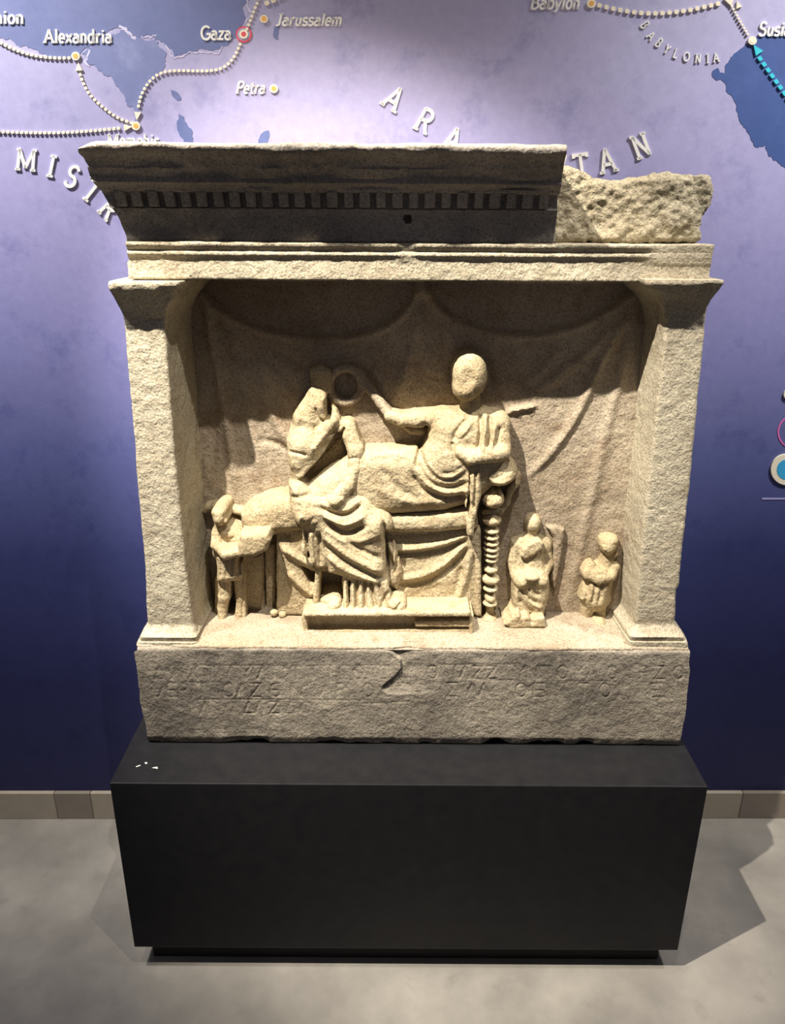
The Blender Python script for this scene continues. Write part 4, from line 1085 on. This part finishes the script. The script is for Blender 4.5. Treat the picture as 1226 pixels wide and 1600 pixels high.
# ---- couch: drapery, mattress, cushions, turned leg
def couch():
    s = Sculpt(425, 805, 765, 965, -0.03, 0.095, 0.002)
    s.poly([(432, 822), (600, 826), (740, 822), (748, 960), (432, 960)], 0.055, 0.008, 0.004)
    s.poly([(742, 826), (751, 826), (752, 962), (744, 962)], 0.062, 0.004, 0.003)
    s.hollow([(500, 884), (536, 888), (535, 936), (520, 942), (503, 938)], 0.0); s.hollow([(470, 880), (494, 890), (494, 910), (484, 908)], 0.012)
    for pts, amp, w in (
        ([(605, 858), (650, 857), (690, 850), (738, 832)], 0.008, 5), ([(605, 866), (650, 866), (695, 858), (736, 842)], -0.007, 5),
        ([(620, 905), (660, 900), (700, 878), (736, 838)], 0.009, 6), ([(622, 914), (665, 911), (705, 889), (736, 850)], -0.007, 6),
        ([(738, 832), (732, 880), (722, 915), (712, 942)], 0.009, 6), ([(724, 885), (710, 935)], -0.005, 6), ([(605, 838), (670, 836), (735, 828)], -0.006, 5),
        ([(610, 880), (670, 876), (720, 858)], -0.003, 9), ([(640, 930), (690, 915)], -0.003, 9),
        ([(440, 855), (470, 872), (498, 888)], 0.012, 6), ([(450, 893), (472, 915), (493, 932)], 0.012, 6), ([(440, 835), (452, 840)], -0.006, 5)):
        s.fold(pts, amp, w, 0.055)
    c = s.mesh('couch', ST_WARM, chip=0.0014, seed=13); c['label'] = 'banquet couch with swagged drapery'
    s = Sculpt(565, 780, 765, 842, -0.02, 0.1, 0.002)
    s.poly([(575, 802), (640, 801), (700, 796), (745, 786), (746, 824), (680, 829), (580, 830)], 0.074, 0.018, 0.004)
    s.fold([(690, 800), (705, 812), (700, 824)], 0.002, 5); s.fold([(600, 806), (690, 803), (738, 794)], -0.003, 4)
    s.mesh('mattress', ST_WARM, c, seed=14)
    for (cx, cy, h, rx, ry, rh, rot, sd, folds) in ((782, 738, 0.060, 27, 20, 0.036, 18, 15, [([(765, 752), (785, 742), (802, 728)], -0.004, 4), ([(760, 745), (780, 758), (800, 748)], 0.004, 4)]),
                                                    (770, 779, 0.058, 17, 14, 0.030, 5, 16, [([(762, 790), (772, 778), (784, 776)], -0.004, 3)])):
        s = Sculpt(cx - 40, cy - 34, cx + 40, cy + 34, -0.02, 0.115, 0.002)
        s.ell((cx, cy, h), rx, ry, rh, rot)
        for q in folds: s.fold(*q, h=0.09)
        s.mesh('cushion', ST_WARM, c, seed=sd)
    s = Sculpt(738, 780, 800, 985, -0.02, 0.095, 0.002)
    s.tube([(769, 805, 0.045, 8), (767, 900, 0.045, 7), (765, 968, 0.045, 6)], 0.002)
    for y, rx, ry in ((812, 15, 9), (828, 12, 5), (838, 12, 4.3), (847.5, 12, 4.3), (856.5, 12.5, 4.6), (865, 12, 4.2), (873, 11, 4), (888, 11, 6.5), (904, 14, 8.5), (918, 12, 4.3), (932, 9, 8), (941, 12, 5), (965, 11.5, 6.5)):
        s.ell((768.5 - (y - 812) * 0.025, y, 0.052), rx, ry, 0.021, 0, 0.0015, back=False)
    s.mesh('turned_leg', ST_WARM, c, rough=0.0006, chip=0.0008, seed=17)
    s = Sculpt(748, 735, 826, 815, -0.02, 0.08, 0.002)
    s.tube([(757, 800, 0.050, 5), (782, 798, 0.050, 5), (792, 785, 0.048, 5), (797, 768, 0.045, 5), (806, 755, 0.035, 6), (808, 742, 0.03, 6)], 0.004)
    s.mesh('headrest', ST_WARM, c, seed=18)
    s = Sculpt(300, 775, 395, 815, -0.03, 0.06, 0.002)
    s.tube([(320, 797, 0.004, 5), (326, 792, 0.005, 6), (338, 790, 0.008, 6), (358, 796, 0.010, 6), (378, 800, 0.010, 6)], 0.004)
    s.mesh('footrail', ST_WARM, c, seed=19)
couch()

# ---- reclining man
def man():
    s = Sculpt(372, 538, 818, 850, -0.03, 0.13, 0.0017)
    # covered legs: right half, then behind the seated woman to the couch's foot
    s.poly([(470, 760), (560, 702), (652, 697), (700, 735), (738, 765), (728, 786), (690, 796), (600, 801), (470, 812)], 0.080, 0.036, 0.01)
    s.poly([(376, 800), (392, 786), (420, 777), (475, 768), (480, 826), (440, 829), (424, 836), (380, 834)], 0.074, 0.028, 0.008)
    # torso
    s.poly([(672, 654), (694, 640), (762, 640), (784, 655), (790, 692), (786, 738), (750, 776), (692, 780), (658, 764), (645, 742), (651, 712), (667, 684)], 0.086, 0.038, 0.008)
    s.cone((692, 655, 0.045), 17, (776, 662, 0.05), 21)
    s.ell((705, 722, 0.06), 44, 48, 0.036, 0, 0.012)
    s.cone((735, 622, 0.045), 15, (738, 648, 0.045), 19, 0.008)
    # head, its face broken flat
    s.ell((734, 585, 0.062), 27, 36, 0.036, 8, 0.004)
    s.ell((726, 606, 0.062), 19, 20, 0.032, 0, 0.008)
    s.ell((727, 592, 0.108), 22, 34, 0.018, 12, 0.003, cut=True)
    # outstretched arm
    s.cone((690, 655, 0.052), 15, (650, 656, 0.055), 12, 0.006); s.cone((650, 656, 0.055), 11.5, (628, 657, 0.05), 9.5, 0.004)
    s.cone((628, 657, 0.05), 10, (609, 650, 0.042), 9, 0.004); s.ell((618, 652, 0.045), 13, 8, 0.016, -20, 0.003)
    s.poly([(624, 664), (668, 668), (664, 682), (640, 678)], 0.03, 0.01, 0.004)
    # bent arm across the waist
    s.cone((776, 664, 0.055), 18, (784, 702, 0.068), 15, 0.006); s.cone((783, 707, 0.088), 14, (738, 716, 0.094), 12, 0.004); s.cone((738, 716, 0.094), 12, (716, 708, 0.09), 9, 0.005)
    s.ell((748, 738, 0.12), 24, 11, 0.035, 8, 0.005, cut=True)
    # pleats hanging from the hand
    s.poly([(728, 738), (750, 736), (751, 775), (744, 802), (738, 838), (730, 836), (726, 790)], 0.100, 0.012, 0.004)
    for x in (734.5, 742.5): s.fold([(x + 1, 740), (x, 765), (x - 2, 800)], -0.008, 2.6, 0.1)
    s.fold([(736, 785), (730, 815)], -0.006, 4, 0.1)
    A = s.fold
    for pts, amp, w in (
        ([(650, 722), (664, 752), (700, 764), (730, 752)], -0.005, 4), ([(656, 712), (676, 744), (704, 750), (728, 736)], -0.005, 4), ([(690, 738), (712, 738), (722, 726)], -0.003, 4),
        ([(651, 732), (668, 760), (700, 772), (732, 764)], 0.005, 4), ([(664, 720), (684, 746), (706, 744), (724, 730)], 0.004, 4),
        ([(644, 742), (655, 764), (690, 783), (728, 778)], -0.009, 4), ([(668, 690), (652, 715), (648, 740)], -0.004, 4),
        ([(708, 690), (713, 672), (735, 654)], -0.005, 4), ([(716, 684), (730, 670), (742, 654)], 0.004, 4),
        ([(752, 650), (750, 680), (746, 705)], -0.008, 3.2), ([(759, 648), (757, 680), (752, 704)], 0.006, 3.2), ([(766, 652), (766, 680), (760, 702)], -0.007, 3.2),
        ([(775, 660), (772, 680), (767, 700)], 0.004, 3.5), ([(782, 668), (776, 690), (768, 702)], -0.006, 3.2), ([(706, 690), (708, 710), (716, 722)], -0.006, 3.5),
        ([(715, 688), (735, 684)], 0.002, 5), ([(660, 664), (668, 672), (668, 684)], -0.005, 4),
        ([(572, 716), (600, 712), (640, 712)], 0.003, 7), ([(590, 730), (615, 760), (650, 782)], -0.003, 6), ([(580, 760), (620, 784), (680, 786)], 0.003, 7), ([(600, 716), (604, 748)], -0.002, 5), ([(625, 716), (626, 750)], -0.002, 5),
        ([(400, 792), (440, 784), (470, 782)], 0.003, 8)):
        A(pts, amp, w, 0.085)
    o = s.mesh('reclining_figure', ST_WARM, seed=23); o['label'] = 'carved man in a mantle reclining on the couch, arm stretched out'
man()
def wreath():
    s = Sculpt(495, 558, 622, 668, -0.03, 0.06, 0.002)
    P = [(540 + 25 * math.cos(t), 602 + 27 * math.sin(t)) for t in np.linspace(0, 2 * math.pi, 22)]
    s.tube([(a, b, 0.014, 6.0) for a, b in P], 0.004)
    s.tube([(562, 588, 0.012, 6), (578, 608, 0.018, 7), (594, 630, 0.028, 7), (610, 650, 0.040, 8)], 0.005)
    s.mesh('wreath', ST_PANEL, seed=27)
wreath()

# ---- seated woman, her stool
def woman():
    s = Sculpt(436, 562, 645, 968, -0.03, 0.14, 0.0016)
    # body core and mantle
    s.cone((500, 676, 0.012), 30, (505, 760, 0.030), 44, 0.010)
    s.cone((487, 645, 0.024), 17, (478, 690, 0.040), 29, 0.010); s.cone((478, 690, 0.040), 27, (474, 735, 0.048), 21, 0.008)
    s.ell((536, 674, 0.030), 17, 18, 0.028)
    # veiled head: crown worn low, face towards the right
    s.poly([(484, 575), (500, 570), (517, 577), (519, 612), (508, 618), (486, 612)], 0.030, 0.012, 0.005)
    s.poly([(487, 604), (497, 610), (508, 630), (508, 662), (496, 676), (450, 690), (452, 670), (462, 660), (471, 648), (478, 626)], 0.054, 0.018, 0.006)
    s.cone((489, 614, 0.030), 8, (478, 652, 0.034), 20, 0.008); s.ell((499, 632, 0.030), 15, 24, 0.028, 0, 0.006); s.ell((503, 648, 0.036), 10, 12, 0.020, 0, 0.005)
    s.cone((505, 664, 0.032), 14, (512, 680, 0.036), 18, 0.008)
    # veil edge and raised hand
    s.cone((518, 600, 0.002), 5, (519, 635, 0.012), 6, 0.004); s.cone((522, 643, 0.030), 5, (523, 662, 0.045), 10, 0.004)
    s.fold([(512, 620), (512, 640), (514, 656)], -0.014, 3.2, 0.04)
    # forearm rising from the elbow to the veil
    s.cone((466, 724, 0.060), 14, (520, 658, 0.052), 9, 0.005)
    s.ell((468, 708, 0.050), 18, 24, 0.028, -10, 0.008)
    # hollow between the arms
    s.hollow([(468, 742), (488, 728), (508, 702), (526, 672), (540, 682), (546, 712), (544, 738), (532, 752), (510, 768), (490, 764), (474, 754)], 0.008, 0.003)
    # lowered arm
    s.tube([(543, 668, 0.042, 13), (555, 702, 0.056, 12.5), (555, 732, 0.066, 12), (543, 758, 0.080, 11), (530, 774, 0.088, 11)], 0.005)
    s.ell((526, 780, 0.088), 15, 10, 0.018, 25, 0.004)
    # lap and legs under the mantle
    s.poly([(451, 752), (470, 752), (492, 768), (530, 772), (560, 772), (582, 786), (603, 806), (608, 856), (604, 906), (570, 908), (512, 891), (503, 850), (482, 824), (466, 815), (454, 790)], 0.100, 0.034, 0.010)
    s.ell((588, 818, 0.074), 26, 26, 0.036, 0, 0.014); s.ell((482, 800, 0.074), 24, 20, 0.032, 0, 0.012)
    s.cone((560, 790, 0.06), 26, (584, 880, 0.07), 24, 0.012)
    # pleats over the stool's edge
    s.poly([(466, 812), (508, 822), (512, 884), (498, 888), (484, 880), (471, 862)], 0.090, 0.010, 0.004)
    # cloth falling beside the knee
    s.poly([(596, 800), (612, 828), (624, 868), (629, 892), (621, 920), (600, 906)], 0.074, 0.018, 0.006)
    # tunic over the feet
    s.poly([(536, 885), (602, 895), (614, 946), (590, 955), (560, 957), (536, 954)], 0.102, 0.010, 0.004, slope=(0.0, -0.2))
    s.ell((522, 946, 0.092), 11, 9, 0.016, 20, 0.003); s.ell((621, 946, 0.098), 15, 12, 0.018, -25, 0.003); s.cone((505, 938, 0.07), 5, (518, 942, 0.085), 7, 0.003)
    for pts, amp, w in (
        ([(545.5, 905), (545.5, 930), (547, 952)], -0.014, 3), ([(557.5, 905), (557, 930), (558, 954)], -0.014, 3), ([(569.5, 907), (570, 930), (571, 953)], -0.014, 3), ([(579, 908), (583, 930), (588, 950)], -0.012, 3),
        ([(590, 908), (598, 930), (604, 948)], -0.006, 3.5), ([(606, 922), (600, 936), (594, 950)], -0.006, 3),
        ([(612, 950), (620, 942), (628, 934)], -0.005, 2.2)):
        s.fold(pts, amp, w, 0.09)
    for pts, amp, w in (
        ([(500, 786), (522, 798), (545, 800), (566, 784)], -0.011, 4.5), ([(505, 796), (530, 811), (550, 811), (572, 796)], 0.007, 4.5), ([(511, 808), (530, 824), (548, 828), (572, 814)], -0.012, 4.5),
        ([(510, 818), (532, 838), (560, 840), (590, 826)], 0.004, 5), ([(508, 832), (545, 862), (600, 886)], 0.007, 6), ([(508, 845), (545, 874), (598, 898)], -0.006, 5), ([(510, 862), (545, 886), (596, 905)], 0.006, 5), ([(512, 815), (560, 850), (600, 868)], -0.005, 5),
        ([(455, 774), (480, 770), (510, 778)], -0.004, 4), ([(480, 774), (500, 784), (518, 792)], 0.003, 5),
        ([(474, 796), (468, 808), (476, 818)], 0.004, 4), ([(494, 800), (480, 812), (472, 818)], -0.003, 4),
        ([(478, 824), (480, 850), (484, 872)], -0.012, 3.2), ([(470, 820), (473, 850)], -0.007, 2.6), ([(487, 826), (489, 855), (492, 880)], 0.006, 3.2), ([(500, 826), (500, 855), (502, 884)], -0.009, 3.4),
        ([(598, 806), (604, 840), (606, 880), (604, 900)], -0.012, 4), ([(608, 826), (612, 860), (612, 892)], -0.008, 3.2), ([(604, 850), (614, 868), (618, 884)], 0.006, 3.2), ([(620, 870), (616, 900)], -0.006, 3),
        ([(452, 708), (466, 707), (480, 712)], -0.005, 2.6), ([(478, 742), (500, 724), (520, 700), (536, 672)], -0.006, 3), ([(524, 700), (532, 684), (540, 668)], -0.006, 2.6),
        ([(540, 722), (550, 716), (562, 716)], -0.003, 2.2), ([(491, 640), (494, 657), (506, 664)], -0.004, 2.4), ([(503, 626), (509, 636)], 0.003, 3), ([(489, 668), (491, 680), (496, 690)], -0.003, 3), ([(470, 640), (462, 660), (458, 680)], 0.003, 5), ([(508, 676), (500, 692), (486, 704)], 0.003, 5)):
        s.fold(pts, amp, w, 0.075)
    o = s.mesh('seated_figure', ST_WARM, seed=33); o['label'] = 'carved veiled woman seated with her hand drawn to her chin'
    s = Sculpt(480, 850, 600, 962, -0.03, 0.1, 0.002)
    s.poly([(494, 862), (504, 862), (500, 905), (497, 945), (488, 946), (492, 900)], 0.080, 0.005, 0.003)
    s.poly([(536, 870), (548, 870), (546, 950), (538, 950)], 0.060, 0.005, 0.003)
    s.poly([(488, 852), (560, 862), (560, 886), (496, 886)], 0.075, 0.008, 0.004)
    s.mesh('stool', ST_WARM, seed=35)
woman()

# ---- attendants
def tray_bearer():
    s = Sculpt(325, 780, 400, 992, -0.03, 0.13, 0.0014)
    s.ell((343, 807, 0.066), 10.5, 14, 0.022, 0, 0.003); s.ell((342, 799, 0.064), 11.5, 8.5, 0.023, 0, 0.002); s.ell((352, 812, 0.066), 4, 5, 0.012, 0, 0.002); s.cone((343, 818, 0.055), 8, (344, 828, 0.055), 9, 0.004)
    s.cone((344, 832, 0.05), 12, (347, 862, 0.055), 15, 0.006)
    s.cone((352, 828, 0.055), 10, (372, 840, 0.05), 14, 0.008)
    s.tube([(338, 834, 0.058, 8), (337, 852, 0.075, 8), (352, 866, 0.094, 8), (378, 862, 0.104, 7)], 0.004)
    s.ell((357, 851, 0.10), 12, 5, 0.035, 28, 0.003, cut=True)
    s.poly([(339, 862), (371, 866), (379, 880), (382, 895), (375, 905), (356, 908), (339, 906)], 0.086, 0.018, 0.005)
    for x in (346, 354, 362): s.fold([(x, 872), (x - 1, 904)], -0.004, 2.4, 0.085)
    s.fold([(371, 878), (373, 900)], -0.006, 2.4, 0.085)
    s.tube([(351, 904, 0.058, 10), (350, 932, 0.060, 9), (347, 950, 0.058, 7), (347, 972, 0.062, 6)], 0.004)
    s.tube([(372, 900, 0.05, 8), (375, 935, 0.052, 6), (373, 960, 0.055, 6), (370, 978, 0.066, 7)], 0.004)
    s.tube([(341, 905, 0.03, 5), (341, 968, 0.03, 5)], 0.003)
    s.ell((348, 976, 0.072), 9, 6, 0.014, 0, 0.003); s.ell((370, 982, 0.078), 8, 6, 0.014, 0, 0.003)
    o = s.mesh('attendant_figure', ST_WARM, rough=0.0007, seed=41); o['label'] = 'small carved attendant in a short tunic by the table'
    s = Sculpt(372, 820, 450, 985, -0.03, 0.135, 0.002)
    s.poly([(376, 832), (420, 831), (424, 842), (417, 860), (400, 868), (372, 868), (372, 850)], 0.118, 0.012, 0.003)
    s.poly([(386, 862), (412, 862), (413, 962), (388, 966)], 0.024, 0.01, 0.003)
    s.poly([(414, 850), (430, 850), (431, 956), (416, 958)], 0.014, 0.006, 0.003)
    s.ell((400, 967, 0.045), 20, 7, 0.025, 0, 0.004)
    s.tube([(381, 868, 0.050, 3), (381, 930, 0.052, 3), (381, 978, 0.060, 3.5)], 0.003)
    t = s.mesh('table', ST_WARM, seed=43); t['label'] = 'small table with a rounded top'
    for (cx, cy, r) in ((441, 960, 6.5), (428, 957, 6.5)):
        s = Sculpt(cx - 16, cy - 14, cx + 16, cy + 14, 0.02, 0.09, 0.002)
        s.ell((cx, cy, 0.055), r, r * 0.9, 0.010, 20, 0.003, back=False)
        s.mesh('fallen_lump', ST_WARM, seed=int(cx))
tray_bearer()
def stool_boy():
    s = Sculpt(782, 790, 892, 990, -0.03, 0.12, 0.0014)
    s.ell((831, 816, 0.026), 13, 17, 0.028, 0, 0.004); s.cone((829, 832, 0.03), 10, (828, 842, 0.03), 13, 0.005)
    s.cone((812, 850, 0.025), 14, (848, 850, 0.025), 14, 0.006); s.cone((828, 850, 0.02), 24, (828, 895, 0.03), 26, 0.008)
    s.poly([(812, 868), (816, 857), (828, 846), (842, 842), (849, 848), (846, 858), (832, 868), (820, 874)], 0.064, 0.006, 0.003)
    s.ell((822, 879, 0.068), 17, 5, 0.016, 28, 0.004, cut=True)
    s.tube([(806, 848, 0.030, 9), (801, 875, 0.032, 9), (806, 900, 0.050, 8)], 0.005); s.tube([(852, 850, 0.028, 9), (856, 880, 0.034, 8), (848, 900, 0.055, 8)], 0.005)
    s.poly([(806, 897), (822, 887), (848, 890), (857, 906), (857, 930), (848, 964), (803, 964), (801, 925)], 0.078, 0.022, 0.006)
    s.ell((814, 905, 0.062), 13, 12, 0.026, 0, 0.006); s.ell((843, 905, 0.060), 13, 12, 0.024, 0, 0.006); s.ell((830, 902, 0.078), 12, 6, 0.012, 0, 0.004)
    for pts, amp, w in (([(812, 920), (824, 935), (842, 944)], -0.005, 4), ([(824, 918), (834, 927), (846, 930)], -0.004, 3.5), ([(812, 936), (822, 950), (836, 960)], -0.005, 4), ([(818, 928), (830, 942), (846, 950)], 0.004, 3), ([(808, 918), (806, 940), (808, 960)], 0.005, 4), ([(828, 958), (828, 966)], -0.006, 2.6)):
        s.fold(pts, amp, w, 0.075)
    s.poly([(786, 974), (800, 963), (850, 963), (852, 979), (798, 981)], 0.100, 0.006, 0.003)
    s.ell((806, 962, 0.088), 8, 5, 0.012, 0, 0.003); s.ell((822, 963, 0.090), 6, 5, 0.012, 0, 0.003)
    o = s.mesh('attendant_figure', ST_WARM, rough=0.0007, seed=51); o['label'] = 'small carved attendant seated beside the couch leg, chest broken'
    s = Sculpt(845, 812, 895, 935, -0.03, 0.06, 0.002)
    s.poly([(852, 822), (868, 820), (882, 826), (877, 870), (870, 905), (866, 925), (859, 905), (864, 868), (864, 838)], 0.042, 0.008, 0.004)
    s.mesh('staff', ST_PANEL, seed=53)
stool_boy()
def standing_boy():
    s = Sculpt(892, 822, 988, 992, -0.03, 0.12, 0.0014)
    s.ell((948, 851, 0.045), 15, 17, 0.024, 0, 0.004); s.ell((950, 842, 0.042), 15, 9, 0.024, 0, 0.004)
    s.fold([(938, 856), (942, 868), (952, 870)], -0.004, 3, 0.065); s.fold([(943, 852), (944, 860)], 0.003, 3, 0.065)
    s.cone((948, 868, 0.04), 9, (946, 880, 0.04), 13, 0.005)
    s.cone((938, 892, 0.035), 20, (930, 930, 0.038), 24, 0.008)
    s.tube([(922, 886, 0.050, 9), (918, 896, 0.058, 9), (936, 905, 0.068, 8.5), (954, 899, 0.062, 9), (960, 886, 0.048, 8)], 0.004)
    s.ell((938, 893, 0.058), 18, 8, 0.014, -5, 0.003)
    s.tube([(950, 876, 0.050, 4), (962, 866, 0.042, 4)], 0.003)
    s.poly([(918, 906), (952, 908), (950, 925), (943, 944), (924, 948), (904, 934), (908, 922)], 0.074, 0.020, 0.006)
    for x in (918, 928, 938): s.fold([(x + 3, 912), (x, 928), (x - 4, 944)], -0.0045, 3, 0.07)
    s.tube([(922, 942, 0.045, 13), (914, 962, 0.04, 8), (908, 976, 0.05, 5)], 0.005); s.tube([(936, 944, 0.040, 11), (938, 960, 0.042, 7), (936, 972, 0.055, 6)], 0.005)
    s.ell((937, 973, 0.068), 11, 7, 0.016, -15, 0.003); s.ell((908, 978, 0.066), 6, 5, 0.014, 0, 0.003)
    o = s.mesh('attendant_figure', ST_WARM, rough=0.0007, seed=61); o['label'] = 'small carved attendant standing with folded arms by the pilaster'
standing_boy()
